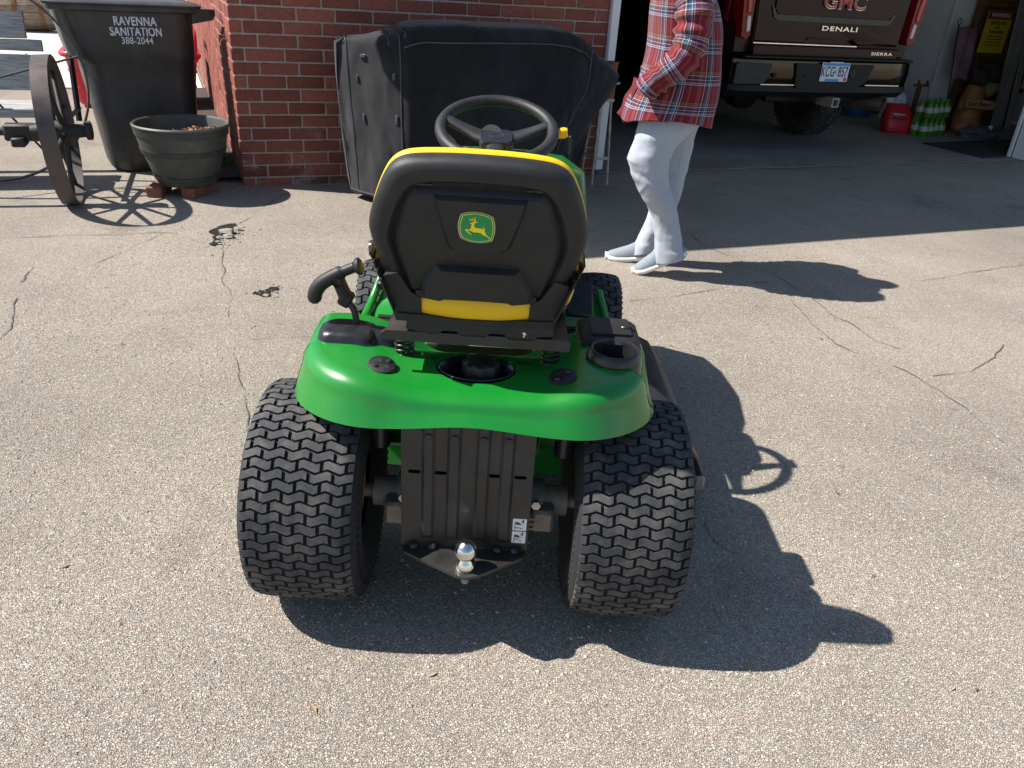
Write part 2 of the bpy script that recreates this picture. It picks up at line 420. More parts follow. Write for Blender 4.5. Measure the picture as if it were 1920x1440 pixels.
PEB = [(.60, .52, .41), (.48, .375, .28), (.42, .285, .21), (.34, .275, .22), (.56, .435, .325), (.44, .395, .34), (.28, .18, .135), (.68, .63, .54), (.20, .18, .165), (.50, .335, .25)]
PEB = [tuple(k + (c - m_) * .68 for k, c, m_ in zip((.415, .357, .29), p, (.446, .352, .274))) for p in PEB]
M = dict(
    ground=ground_mat('exposed_aggregate', [(0, PEB[0]), (.13, PEB[1]), (.30, PEB[2]), (.40, PEB[3]), (.55, PEB[4]), (.68, PEB[5]), (.80, PEB[6]), (.86, PEB[7]), (.93, PEB[8]), (.96, PEB[9])], 225, (.215, .188, .16), .0022),
    slab=mat('pale_concrete', (.55, .51, .45), .9, var=.08, vscale=3, bump=.3, bscale=300),
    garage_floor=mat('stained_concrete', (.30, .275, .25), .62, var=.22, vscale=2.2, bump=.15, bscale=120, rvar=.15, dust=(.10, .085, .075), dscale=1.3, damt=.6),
    crack=mat('crack_strip', (.085, .073, .062), .95, var=.3, vscale=60, bump=.8, bscale=200),
    hole_shade=mat('painted_hole_shade', (.030, .026, .022), 1.0, var=.4, vscale=60, spec=0.0),
    soil=mat('dark_soil', (.045, .032, .024), .95, var=.4, vscale=30, bump=1, bscale=90),
    drygrass=mat('dry_grass', (.34, .28, .15), .95, var=.35, vscale=14, bump=1, bscale=60),
    brick=brick_mat('fired_brick', (.215, .070, .050), .30),
    mortar=mat('mortar', (.36, .32, .285), .95, var=.2, vscale=30, bump=.6, bscale=200),
    white=mat('white_trim_paint', (.72, .72, .72), .45, var=.03, vscale=8),
    wall_white=mat('white_wall_paint', (.84, .86, .88), .7, var=.05, vscale=2),
    soffit=mat('soffit_paint', (.55, .53, .5), .7),
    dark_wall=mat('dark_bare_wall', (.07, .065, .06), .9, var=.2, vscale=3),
    shingle=mat('roof_shingle', (.09, .085, .08), .95, var=.3, vscale=25, bump=.6, bscale=100),
    green=mat('green_paint', (.006, .185, .020), .30, coat=.25, var=.06, vscale=5, rvar=.05, dust=(.10, .20, .07), dscale=5, damt=.12),
    yellow=mat('yellow_vinyl', (.80, .48, .004), .48, bump=.25, bscale=420, var=.05, vscale=9),
    yellow_paint=mat('yellow_paint', (.78, .46, .004), .4, var=.08, vscale=14),
    black=mat('black_moulded_plastic', (.014, .014, .015), .50, bump=.28, bscale=900, var=.2, vscale=14, rvar=.08, dust=(.055, .054, .052), dscale=9, damt=.22, spec=.4),
    black_gloss=mat('black_smooth_plastic', (.016, .016, .018), .30, var=.2, vscale=20, rvar=.08),
    black_metal=mat('black_painted_steel', (.022, .021, .020), .42, var=.2, vscale=14, bump=.1, bscale=250, rvar=.1, dust=(.065, .062, .058), dscale=7, damt=.35),
    rubber=mat('tyre_rubber', (.030, .031, .034), .80, var=.3, vscale=45, bump=.45, bscale=420, dust=(.15, .14, .125), dscale=14, damt=.7),
    rubber_dark=mat('tyre_groove_rubber', (.016, .016, .017), .9, var=.2, vscale=30, bump=.2, bscale=300),
    cast=mat('cast_aluminium', (.30, .255, .215), .6, metal=.3, var=.25, vscale=30, bump=.3, bscale=200),
    chrome=mat('chrome', (.75, .72, .68), .16, metal=1.0, rvar=.08, vscale=30, var=.2),
    zinc=mat('zinc_plate', (.5, .5, .5), .4, metal=.9, var=.25, vscale=25),
    orange=mat('orange_plastic', (.75, .22, .01), .45),
    sticker=mat('white_sticker', (.72, .72, .72), .5),
    slot_shade=mat('painted_slot_shade', (.002, .002, .002), 1.0, spec=0.0),
    ink=mat('black_print', (.02, .02, .02), .6),
    logo_green=mat('logo_green', (.008, .26, .075), .35),
    logo_yellow=mat('logo_yellow', (.95, .72, .012), .4),
    logo_edge=mat('logo_edge_green', (.20, .36, .06), .4),
    bin=mat('charcoal_polyethylene', (.030, .032, .036), .45, var=.15, vscale=7, bump=.15, bscale=300, rvar=.1, dust=(.12, .12, .12), dscale=6, damt=.3),
    print_white=mat('white_stencil', (.62, .66, .74), .6, var=.12, vscale=60),
    pot=mat('grey_barrel_plastic', (.058, .060, .052), .55, var=.25, vscale=9, bump=.3, bscale=90, dust=(.11, .115, .085), dscale=9, damt=.5),
    clay=mat('paver_brick', (.20, .075, .05), .9, var=.2, vscale=30, bump=.4, bscale=150),
    red=mat('red_plastic', (.62, .02, .045), .38, var=.08, vscale=6),
    iron=mat('aged_iron', (.085, .072, .070), .58, metal=.35, var=.3, vscale=14, bump=.35, bscale=120, rvar=.12, dust=(.13, .08, .055), dscale=6, damt=.35),
    iron_black=mat('black_iron', (.022, .020, .019), .6, metal=.2, var=.3, vscale=18, bump=.4, bscale=120),
    cover=mat('black_cover_cloth', (.010, .011, .013), .8, spec=.15, var=.15, vscale=5, bump=.35, bscale=600, sheen=.2, dust=(.05, .053, .058), dscale=2.4, damt=.4),
    strap=mat('cover_strap', (.05, .05, .055), .5, bump=.3, bscale=500),
    buckle=mat('grey_buckle', (.055, .057, .064), .45),
    rust=mat('rusty_can', (.20, .085, .035), .85, var=.35, vscale=20, bump=.5, bscale=120),
    rusty_white=mat('chipped_white_enamel', (.50, .47, .42), .6, var=.12, vscale=14, dust=(.16, .07, .03), dscale=16, damt=.8),
    paint_reflect_brown=mat('dark_paint_brown_reflections', (.026, .008, .006), .28, coat=.08, spec=.2),  # brown in the base colour stands in for reflections of brick
    paint_black=mat('black_trim', (.009, .009, .010), .5, spec=.25),
    chrome_dark=mat('dark_chrome', (.055, .043, .036), .14, metal=1.0, rvar=.05, vscale=12),
    tail_red=mat('tail_lamp_red', (.20, .003, .005), .2, coat=.1, spec=.3),
    tail_white=mat('tail_lamp_clear', (.6, .5, .5), .12, coat=.8),
    plate=mat('plate_white', (.62, .68, .75), .4), plate_blue=mat('plate_blue', (.08, .25, .55), .4), plate_ink=mat('plate_ink', (.03, .03, .06), .5),
    badge_red=mat('badge_red', (.42, .012, .02), .25, coat=.5),
    exhaust=mat('exhaust_steel', (.16, .135, .11), .5, metal=.8, var=.3, vscale=15),
    sweat=mat('grey_sweatpants', (.37, .40, .455), .95, var=.05, vscale=40, bump=.16, bscale=24, sheen=.1),
    plaid=plaid_mat('plaid_flannel'),
    lining=mat('dark_red_lining', (.11, .007, .015), .95),
    skin=mat('skin', (.55, .34, .25), .55), hair=mat('brown_hair', (.06, .035, .02), .7, var=.3, vscale=60),
    shoe=mat('grey_knit', (.22, .25, .28), .9, var=.2, vscale=160, bump=.6, bscale=900), sole=mat('white_foam_sole', (.72, .70, .68), .7, var=.05, vscale=30),
    wood_grey=wood_mat('weathered_plank', (.46, .46, .45), (.20, .20, .205), 40, (2, 30, 30)),
    wood_barrel=wood_mat('barrel_oak', (.30, .245, .19), (.12, .095, .07), 40, (2, 20, 20)),
    wood_brown=wood_mat('brown_board', (.22, .12, .055), (.09, .045, .02), 40, (20, 20, 3)),
    wood_pale=wood_mat('pale_board', (.42, .40, .38), (.28, .26, .25), 40, (20, 20, 3)),
    wood_bear=mat('carved_wood', (.30, .13, .04), .6, var=.4, vscale=9, bump=.5, bscale=40),
    bear_dark=mat('burnt_wood', (.03, .022, .018), .7, var=.3, vscale=15, bump=.5, bscale=50),
    sign_yellow=mat('sign_yellow', (.62, .47, .02), .5), sign_red=mat('sign_red', (.35, .015, .03), .5),
    bottle_green=mat('green_bottle', (.055, .20, .012), .15, coat=.5, var=.2, vscale=30), label_white=mat('bottle_label', (.42, .46, .44), .4),
    bag_red=mat('red_bag', (.50, .02, .03), .4, bump=.3, bscale=40), bag_clear=mat('thin_plastic_bag', (.55, .6, .65), .25, var=.15, vscale=10), bag_black=mat('bag_print', (.02, .02, .025), .4),
    tub_blue=mat('blue_tub', (.03, .12, .33), .4), doormat=mat('dark_doormat', (.035, .03, .03), .98, var=.3, vscale=20, bump=1, bscale=200),
    banner=mat('faded_banner', (.24, .14, .17), .9, var=.4, vscale=7), grey_cloth=mat('grey_bundle', (.10, .11, .13), .9, var=.3, vscale=12, bump=.8, bscale=30),
    mulch=attr_mat('bark_mulch'), gravel=attr_mat('loose_gravel'), grass=attr_mat('grass_blades'),
)

add_folds(M['sweat'], dist=.022, strength=.5); add_folds(M['plaid'], dist=.012, strength=.4); add_folds(M['cover'], (3.2, 3.2, 1.6), (.2, .6, .3), .03, .45)
# ================================================================== ground
def sheet(name, pts, z, m, kind='structure', sub=None):
    bm = bmesh.new()
    bm.faces.new([bm.verts.new((p[0], p[1], z)) for p in pts])
    o = obj(name, bm, m)
    o['kind'] = kind
    return o
ground = sheet('driveway_ground', [(-400, -400), (400, -400), (400, 400), (-400, 400)], 0.0, M['ground'])
def wsheet(name, x0, x1, y0, y1, z, m):
    return sheet(name, [W(x0, y0), W(x1, y0), W(x1, y1), W(x0, y1)], z, m)
for i, (x0, x1, y0, y1) in enumerate(((-4.0, -1.62, 9.55, 12.4), (-1.6, 0.36, 9.55, 12.4), (-4.0, -1.2, 12.43, 16.9), (-1.18, 0.36, 12.43, 16.9))):
    bm = bmesh.new(); bx(bm, (0, 0, 0), (x1 - x0, y1 - y0, .03), .006)
    o = obj('concrete_path', bm, M['slab'], None, 40, loc=W((x0 + x1) / 2, (y0 + y1) / 2, .002), rot=(0, 0, WALL_A)); o['kind'] = 'structure'
wsheet('dry_lawn_ground', -60, 40, 17.0, 140, .004, M['drygrass'])
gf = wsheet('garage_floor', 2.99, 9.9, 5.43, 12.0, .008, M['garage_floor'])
# worn lip of concrete at the garage threshold
bm = bmesh.new(); n = 60; rings = []
for i in range(n + 1):
    x = 3.0 + (7.7 - 3.0) * i / n; w = .006 + .007 * noise.noise((x * 3, 1, 0)); yy = 5.425 + .012 * noise.noise((x * 1.3, 4, 0))
    rings.append([W(x, yy - w, .005), W(x, yy - w * .5, .013), W(x, yy + w, .013), W(x, yy + w, .005)])
loft(bm, rings, False)
o = obj('threshold_lip', bm, mat('worn_lip', (.17, .16, .145), .9, var=.35, vscale=9), None, 60); o['kind'] = 'structure'
# cracks: thin ragged dark strips laid flat on the surface
CR = [
 ([(-2.615,3.756),(-2.395,3.844),(-2.158,3.92),(-1.921,4.015),(-1.71,4.056),(-1.664,4.087),(-1.63,4.195),(-1.599,4.234),(-1.566,4.404),(-1.57,4.611),(-1.517,4.986)], .007),
 ([(-1.619,4.059),(-1.542,3.908),(-1.508,3.767),(-1.426,3.582),(-1.383,3.441),(-1.263,3.192),(-1.188,2.967),(-1.022,2.592),(-.89,2.286),(-.79,2.03)], .006),
 ([(1.003,4.8),(1.085,4.446),(1.314,4.124),(1.43,3.823),(1.493,3.517),(1.553,3.4),(1.587,3.228),(1.678,3.159)], .006),
 ([(2.046,4.065),(2.3,4.184),(2.63,4.376),(2.97,4.551)], .006),
 ([(.526,3.503),(.744,3.608),(.949,3.728),(1.293,3.928)], .006),
 ([(-2.252,3.405),(-2.144,3.116),(-1.992,2.821),(-1.927,2.628)], .007),
 ([(-1.316,2.752),(-1.183,2.785),(-1.019,2.798),(-.865,2.851)], .005),
 ([(1.339,3.695),(1.387,3.194),(1.601,2.916),(1.699,2.662),(1.725,2.264)], .005),
 ([(.571,1.815),(.588,1.745),(.633,1.683)], .003),
 ([(-1.95,2.62),(-1.75,2.25),(-1.62,1.95),(-1.50,1.60),(-1.42,1.30)], .005), ([(-1.90,4.02),(-1.98,3.6),(-2.05,3.42),(-2.25,3.40)], .004),
 ([(-.86,2.85),(-.62,2.9),(-.5,3.0)], .004), ([(2.2,3.3),(1.95,3.02),(1.7,2.9)], .004), ([(2.973,6.793),(3.133,5.868),(3.351,5.252)], .007), ([(3.902,6.939),(3.83,6.132)], .007),
]
rc = random.Random(3)
for path, wd in CR:
    pts = spline([(x, y, 0) for x, y in path], 14)
    bm = bmesh.new(); prev = None
    for i, p in enumerate(pts):
        d = (pts[min(i + 1, len(pts) - 1)] - pts[max(i - 1, 0)]).normalized(); nrm = Vector((-d.y, d.x, 0))
        j = noise.noise((p.x * 9, p.y * 9, 3)) * .016 + rc.uniform(-.004, .004)
        ww = wd * .5 * max(.12, .55 + 1.1 * noise.noise((p.x * 6, p.y * 6, 8))) * (0.15 if i in (0, len(pts) - 1) else 1)
        c = p + nrm * j
        a, b = bm.verts.new((c + nrm * ww).to_tuple()[:2] + (.0035,)), bm.verts.new((c - nrm * ww).to_tuple()[:2] + (.0035,))
        if prev and noise.noise((p.x * 3.1, p.y * 3.1, 20)) > -.38: bm.faces.new((prev[0], a, b, prev[1]))
        prev = (a, b)
    o = obj('pavement_crack', bm, M['crack']); o['kind'] = 'structure'
for poly in ([(-1.69,4.09),(-1.672,4.17),(-1.665,4.215),(-1.635,4.25),(-1.606,4.262),(-1.59,4.225),(-1.575,4.20),(-1.60,4.16),(-1.625,4.13),(-1.635,4.09),(-1.60,4.05),(-1.59,3.98),(-1.57,3.90),(-1.575,3.86),(-1.605,3.88),(-1.62,3.96),(-1.64,4.03)], [(-1.185,3.26),(-1.165,3.30),(-1.14,3.31),(-1.135,3.35),(-1.10,3.36),(-1.085,3.33),(-1.11,3.30),(-1.10,3.25),(-1.13,3.235),(-1.15,3.25)]):
    # ragged rim: split every edge and shove the new points about
    rag = []
    for k in range(len(poly)):
        a, b = Vector(poly[k]), Vector(poly[(k + 1) % len(poly)])
        for q in range(4):
            p = a.lerp(b, q / 4); rag.append((p.x + rc.uniform(-.008, .008), p.y + rc.uniform(-.008, .008)))
    bm = bmesh.new(); prism(bm, rag, .004, .0042, lambda u, v, t: Vector((u, v, t)))
    o = obj('hole_shade_patch', bm, M['hole_shade']); o['kind'] = 'structure'  # flat patch: the shade inside the hole is put into its colour

def lump_mesh(bm, c, r, seed, rough=.35, sub=2, sq=(1, 1, 1)):
    res = bmesh.ops.create_icosphere(bm, subdivisions=sub, radius=1.0)
    for v in res['verts']:
        k = 1 + rough * noise.noise(v.co * 1.7 + Vector((seed * 3.1, seed, 0)))
        v.co = Vector((v.co.x * sq[0], v.co.y * sq[1], v.co.z * sq[2])) * r * k + Vector(c)
bm = bmesh.new()
for i, (x, y, r) in enumerate([(-1.585, 4.085, .034), (-1.555, 4.02, .024), (-1.597, 4.0, .014), (-1.55, 4.155, .018), (-1.575, 4.185, .012), (-1.535, 4.10, .012), (-1.58, 3.93, .012), (-1.56, 3.90, .009), (-1.62, 4.13, .011), (-1.12, 3.25, .012), (-1.15, 3.31, .010), (-1.09, 3.30, .008)] + [(rc.gauss(-1.56, .05), rc.gauss(4.05, .09), rc.uniform(.003, .007)) for _ in range(40)] + [(rc.gauss(-1.12, .05), rc.gauss(3.29, .05), rc.uniform(.003, .006)) for _ in range(25)]):
    lump_mesh(bm, (x, y, r * .35), r, i, .5, 2, (1.3, 1, .5))
o = obj('rubble', bm, mat('broken_concrete', (.24, .22, .195), .9, var=.25, vscale=50, bump=.6, bscale=120), None, 35)
tag(o, 'pale broken concrete bits lying in the pavement hole', 'rubble', kind='stuff')

# loose and embedded pebbles around the mower, as one mass
rg = np.random.default_rng(5)
nP = 150000
px = rg.uniform(-2.1, 2.3, nP); py = rg.uniform(.55, 4.6, nP)
keep = rg.uniform(0, 1, nP) < np.clip(1.25 - py * .24, .12, 1)
px, py = px[keep], py[keep]; nP = len(px)
sz = rg.uniform(.0012, .0031, nP) * (1 + (rg.uniform(0, 1, nP) > .975) * 1.3)
ang = rg.uniform(0, 6.28, nP)
oct_ = np.array([(1, 0, 0), (.1, .8, .12), (-.9, .1, 0), (-.1, -.75, .1), (.05, .05, .62)])
V = np.empty((nP, 5, 3)); ca, sa = np.cos(ang), np.sin(ang)
for k, p in enumerate(oct_):
    V[:, k, 0] = px + sz * (p[0] * ca - p[1] * sa); V[:, k, 1] = py + sz * (p[0] * sa + p[1] * ca); V[:, k, 2] = .0008 + sz * p[2]
F = np.array([(0, 1, 4), (1, 2, 4), (2, 3, 4), (3, 0, 4)])
faces = (F[None] + (np.arange(nP) * 5)[:, None, None]).reshape(-1, 3)
me = bpy.data.meshes.new('gravel')
me.from_pydata(V.reshape(-1, 3).tolist(), [], faces.tolist())
ca_ = me.color_attributes.new('tone', 'FLOAT_COLOR', 'POINT')
pc = np.array(PEB)[rg.integers(0, len(PEB), nP)] * rg.uniform(.8, 1.12, (nP, 1))
ca_.data.foreach_set('color', np.concatenate([np.repeat(pc, 5, axis=0), np.ones((nP * 5, 1))], 1).astype(np.float32).ravel())
me.materials.append(M['gravel'])
o = bpy.data.objects.new('gravel', me); link(o)
tag(o, 'small tan and grey pebbles standing out of the driveway surface', 'gravel', kind='stuff')

# ================================================================== brick house with garage
CORNER_X, FRONT_Y, JAMB_L, JAMB_R = .383, 5.385, 2.93, 7.70
CO, PER, MT = .0782, .2365, .0105
house = empty('brick_house', W(0, 0, 0), WALL_A)
tag(house, 'red brick house with an open garage behind the mower', 'house')
bm = bmesh.new()
REC = .007
bx(bm, ((CORNER_X + JAMB_L) / 2, FRONT_Y + REC + .1, 1.35), (JAMB_L - CORNER_X - 2 * REC, .2, 2.7))
bx(bm, (CORNER_X + REC + .1, FRONT_Y + .2 + REC + 3.5 + .001, 1.35), (.2, 7.0, 2.7))
wall = obj('wall', bm, M['mortar'], house)
BH = CO - MT
def brick_mesh(name, L, D, seed):
    bm = bmesh.new(); bx(bm, (0, 0, 0), (L, D, BH), .0035)
    rr = random.Random(seed)
    for v in bm.verts:
        v.co += Vector((rr.uniform(-.0012, .0012), rr.uniform(-.0012, .0012), rr.uniform(-.0012, .0012)))
    me = bpy.data.meshes.new(name); bm.to_mesh(me); bm.free()
    return finish_mesh(me, M['brick'], 35)
full = [brick_mesh('brick', PER - MT, .09, s) for s in range(6)]
cache = {}
rb = random.Random(11)
far_bm = bmesh.new()
n_br = 0
def put_brick(L, c, turned, near):
    global n_br
    c = Vector(c) + Vector((rb.uniform(-.0012, .0012), rb.uniform(-.002, .0015), 0)) if not turned else Vector(c) + Vector((rb.uniform(-.002, .0015), 0, 0))
    if near and n_br < 296:
        key = round(L, 3)
        me = rb.choice(full) if abs(L - (PER - MT)) < .002 else cache.setdefault(key, brick_mesh('brick', L, .09, 1))
        o = bpy.data.objects.new('brick', me); link(o, wall); o.location = c
        if turned: o.rotation_euler = (0, 0, math.pi / 2)
        n_br += 1
    else:
        bx(far_bm, c, (.09, L, BH) if turned else (L, .09, BH))
for r in range(-1, 32):
    zc = .052 + r * CO + CO / 2
    near = r < 15
    first = .160 if r % 2 == 0 else .078
    edges = [CORNER_X + MT / 2 * 0, CORNER_X + first]
    while edges[-1] + PER < JAMB_L - .03: edges.append(edges[-1] + PER)
    edges.append(JAMB_L)
    for i in range(len(edges) - 1):
        a = edges[i] + (0 if i == 0 else MT / 2); b = edges[i + 1] - (0 if i == len(edges) - 2 else MT / 2)
        if zc < -.02: continue
        put_brick(b - a, ((a + b) / 2, FRONT_Y + .045, zc), False, near)
    fl = .078 if r % 2 == 0 else .160
    ed = [FRONT_Y + .0905, FRONT_Y + .09 + MT + fl]
    while ed[-1] < FRONT_Y + 6.6: ed.append(ed[-1] + PER)
    for i in range(len(ed) - 1):
        a = ed[i] + MT / 2; b = ed[i + 1] - MT / 2
        if zc < -.02: continue
        put_brick(b - a, (CORNER_X + .045, (a + b) / 2, zc), True, near and i < 7)
o = obj('brick_field', far_bm, M['brick'], wall); o['kind'] = 'stuff'
# trim round the garage opening
box_obj('door_trim', (JAMB_L + .035, FRONT_Y + .03, 1.13), (.062, .13, 2.16), M['white'], house, .004)
box_obj('door_trim', (JAMB_R + .07, FRONT_Y + .06, 1.09), (.13, .16, 2.16), M['white'], house, .006)
box_obj('door_stop', (JAMB_R - .01, FRONT_Y + .16, 1.09), (.03, .03, 2.15), M['white'], house, .003)
box_obj('front_wall', (JAMB_R + 2.2, FRONT_Y + .115, 1.36), (4.1, .2, 2.7), M['wall_white'], house)
box_obj('header_beam', ((JAMB_L + JAMB_R) / 2, FRONT_Y + .12, 2.45), (JAMB_R - JAMB_L + .1, .22, .5), M['wall_white'], house, .005)
# inside the garage
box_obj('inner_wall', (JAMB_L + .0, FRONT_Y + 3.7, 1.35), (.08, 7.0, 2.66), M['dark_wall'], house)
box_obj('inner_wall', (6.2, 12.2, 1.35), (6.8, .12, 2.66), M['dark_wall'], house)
box_obj('inner_wall', (8.50, 9.78, 1.35), (.10, 4.7, 2.66), M['wall_white'], house)
box_obj('inner_wall', (9.6, 7.38, 1.35), (2.32, .10, 2.66), M['wall_white'], house)
box_obj('corner_strip', (8.448, 7.36, 1.35), (.03, .05, 2.65), M['white'], house, .003)
box_obj('inner_wall', (10.8, 6.45, 1.35), (.1, 1.8, 2.66), M['wall_white'], house)
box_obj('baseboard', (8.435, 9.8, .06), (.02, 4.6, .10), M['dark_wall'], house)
box_obj('ceiling', (6.8, 8.9, 2.72), (8.2, 6.9, .05), M['wall_white'], house)
# roof with its eave and left rake, out of the picture but shading the drive
EAVE_Y, EAVE_Z, RAKE_X, SL = 4.60, 2.52, -.24, .33
bm = bmesh.new()
yb = 12.6
prism(bm, [(EAVE_Y, EAVE_Z), (yb, EAVE_Z + SL * (yb - EAVE_Y)), (yb, EAVE_Z + .16 + SL * (yb - EAVE_Y)), (EAVE_Y, EAVE_Z + .16)], RAKE_X, 11.6, lambda u, v, t: Vector((t, u, v)))
roof = obj('roof', bm, M['shingle'], house)
box_obj('gutter', (5.68, EAVE_Y - .05, EAVE_Z + .08), (11.8, .09, .12), M['white'], roof, .01)
box_obj('soffit', (5.7, (EAVE_Y + FRONT_Y) / 2 + .02, EAVE_Z - .02), (11.7, FRONT_Y - EAVE_Y - .02, .02), M['soffit'], house)

# soil bed along the side wall, with a tuft of weeds
bm = bmesh.new(); rings = []
for i in range(26):
    y = 5.50 + i * .16; k = noise.noise((y * 2, 0, 5))
    rings.append([W(.05 + .05 * k, y, .004), W(.14, y, .02 + .006 * k), W(.26, y, .03), W(.385, y, .034 + .006 * k)])
loft(bm, rings, False)
o = obj('soil_bed', bm, M['soil'], None, 60); o['kind'] = 'structure'
def blades(name, c, n, h, spread, label, cols, seed):
    rr = random.Random(seed); vs, fs, cs = [], [], []
    for i in range(n):
        x, y = rr.gauss(0, spread), rr.gauss(0, spread); a = rr.uniform(0, 6.28); hh = h * rr.uniform(.4, 1.1); ln = rr.uniform(.2, .7) * hh
        w_ = rr.uniform(.0015, .003); d = Vector((math.cos(a), math.sin(a), 0)); s = Vector((-d.y, d.x, 0)) * w_
        b = Vector(c) + Vector((x, y, 0)); k = len(vs)
        vs += [b - s, b + s, b + d * ln * .4 + Vector((0, 0, hh * .6)) + s * .8, b + d * ln * .4 + Vector((0, 0, hh * .6)) - s * .8, b + d * ln + Vector((0, 0, hh))]
        fs += [(k, k + 1, k + 2, k + 3), (k + 3, k + 2, k + 4)]
        q = rr.choice(cols); cs += [q] * 5
    me = bpy.data.meshes.new(name); me.from_pydata([v.to_tuple() for v in vs], [], fs)
    at = me.color_attributes.new('tone', 'FLOAT_COLOR', 'POINT')
    for i, q in enumerate(cs): at.data[i].color = (*q, 1)
    me.materials.append(M['grass']); o = bpy.data.objects.new(name, me); link(o)
    return tag(o, label, 'weeds', kind='stuff')
blades('weed_grass', W(.30, 5.95, .03), 160, .07, .035, 'small green weed tuft at the foot of the sunlit side wall', [(.10, .20, .03), (.20, .28, .05), (.32, .33, .08)], 4)
# dead grass strip far behind on the left
rr = random.Random(8)
vs, fs, cs = [], [], []
for i in range(9000):
    x, y = rr.uniform(-5.5, .5), 17.05 + rr.random() ** 2 * 9
    b = W(x, y, 0); a = rr.uniform(0, 6.28); d = Vector((math.cos(a), math.sin(a), 0)) * rr.uniform(.01, .06); s = Vector((-d.y, d.x, 0)).normalized() * .008; hh = rr.uniform(.04, .16); k = len(vs)
    vs += [b - s, b + s, b + d + Vector((0, 0, hh))]; fs.append((k, k + 1, k + 2)); q = rr.choice([(.42, .35, .18), (.34, .29, .13), (.5, .43, .25), (.24, .22, .09)]); cs += [q] * 3
me = bpy.data.meshes.new('dry_grass'); me.from_pydata([v.to_tuple() for v in vs], [], fs)
at = me.color_attributes.new('tone', 'FLOAT_COLOR', 'POINT')
at.data.foreach_set('color', np.array([(*q, 1) for q in cs], dtype=np.float32).ravel())
me.materials.append(M['grass']); o = bpy.data.objects.new('dry_grass', me); link(o)
tag(o, 'dry yellow grass beyond the pale concrete path', 'grass', kind='stuff')

# bits of dry leaf and twig lying about
rr = random.Random(31); vs, fs, cs = [], [], []
for i in range(170):
    if i < 110: x, y = rr.uniform(-2.2, 2.6), rr.uniform(.9, 4.8)
    else:
        q = W(rr.uniform(.4, 2.8), rr.uniform(4.75, 5.3)); x, y = q.x, q.y
    a = rr.uniform(0, 6.28); L_ = rr.uniform(.004, .014); w_ = L_ * rr.uniform(.12, .5); k = len(vs); ca2, sa2 = math.cos(a), math.sin(a)
    for u, v, z in ((-L_, 0, .003), (0, -w_, .005), (L_, 0, .0035), (0, w_, .006)): vs.append((x + u * ca2 - v * sa2, y + u * sa2 + v * ca2, z))
    fs += [(k, k + 1, k + 2), (k, k + 2, k + 3)]; cs += [rr.choice([(.20, .12, .06), (.32, .22, .12), (.11, .07, .045), (.42, .36, .24)])] * 4
me = bpy.data.meshes.new('leaf_litter'); me.from_pydata(vs, [], fs)
at = me.color_attributes.new('tone', 'FLOAT_COLOR', 'POINT'); at.data.foreach_set('color', np.array([(*q, 1) for q in cs], dtype=np.float32).ravel())
me.materials.append(M['gravel']); o = bpy.data.objects.new('leaf_litter', me); link(o)
tag(o, 'tiny dry leaf and twig bits scattered over the driveway', 'litter', kind='stuff')
# ================================================================== refuse bin
b_ = empty('refuse_bin', W(-.18, 6.10, 0), WALL_A + R(9)); b_.scale = (1, 1, 1.025)
tag(b_, 'tall charcoal wheeled refuse bin with white lettering beside the brick corner', 'refuse bin')
def rrect(cx, cy, hx, hy, r, z, n=5):
    out = []
    for qx, qy, a0 in ((1, 1, 0), (-1, 1, 90), (-1, -1, 180), (1, -1, 270)):
        for k in range(n + 1):
            a = R(a0 + 90 * k / n); out.append(Vector((cx + qx * (hx - r) + r * math.cos(a), cy + qy * (hy - r) + r * math.sin(a), z)))
    return out
bm = bmesh.new()
# body: front (towards -x) slopes out upwards, with the moulded step two thirds up
prof = [(.0, -.225, .30, .24), (.03, -.25, .315, .255), (.34, -.285, .33, .275), (.56, -.315, .34, .285), (.66, -.325, .345, .288), (.70, -.385, .35, .305), (.76, -.40, .352, .312), (.90, -.425, .355, .325), (.965, -.435, .36, .33)]
loft(bm, [rrect((x0 + x1) / 2, 0, (x1 - x0) / 2, hy, .13, z, 8) for z, x0, x1, hy in prof], True, True, True)
obj('body', bm, M['bin'], b_, 40)
bm = bmesh.new()
loft(bm, [rrect(-.04, 0, .425, .345, .08, .955), rrect(-.04, 0, .435, .355, .085, .962), rrect(-.04, 0, .435, .355, .085, .985)], True, True, True)
obj('rim', bm, M['bin'], b_, 40)
bm = bmesh.new()
loft(bm, [rrect(-.045, 0, .445, .365, .09, .987), rrect(-.045, 0, .45, .37, .09, 1.0), rrect(-.045, 0, .43, .35, .085, 1.010), rrect(-.045, 0, .33, .26, .07, 1.016)], True, True, True)
obj('lid', bm, M['bin'], b_, 40)
bm = bmesh.new()
for s in (-1, 1):
    prism(bm, [(.33, .90), (.46, .925), (.475, .95), (.475, .985), (.33, .985)], s * .31 - .02, s * .31 + .02, lambda u, v, t: Vector((u, t, v)))
tube(bm, [(.455, -.33, .965), (.455, .33, .965)], .016, 10)
obj('handle', bm, M['bin'], b_, 40)
for s in (-1, 1):
    bm = bmesh.new(); lathe(bm, [(.02, -.03), (.12, -.03), (.135, -.015), (.135, .015), (.12, .03), (.02, .03)], 24, 'Y', (0, 0, 0), True, True)
    obj('wheel', bm, M['rubber'], b_, 40, loc=(.27, s * .28, .136))
yface = lambda z: -(.285 + (z - .56) * .07)
for s, z, sz_, sx_ in (('RAVENNA', .905, .070, .74), ('SANITATION', .848, .070, .70), ('388-2044', .797, .054, .86)):
    zz = z; hy = .312 + (zz - .76) * .093
    text_obj('lettering', s, sz_, M['print_white'], b_, (.0 - .005, -hy - .0035, zz), (R(90 - 5.3), 0, 0), .0017 if s[0] != '3' else .0005, .0008, sx_, 1.04)

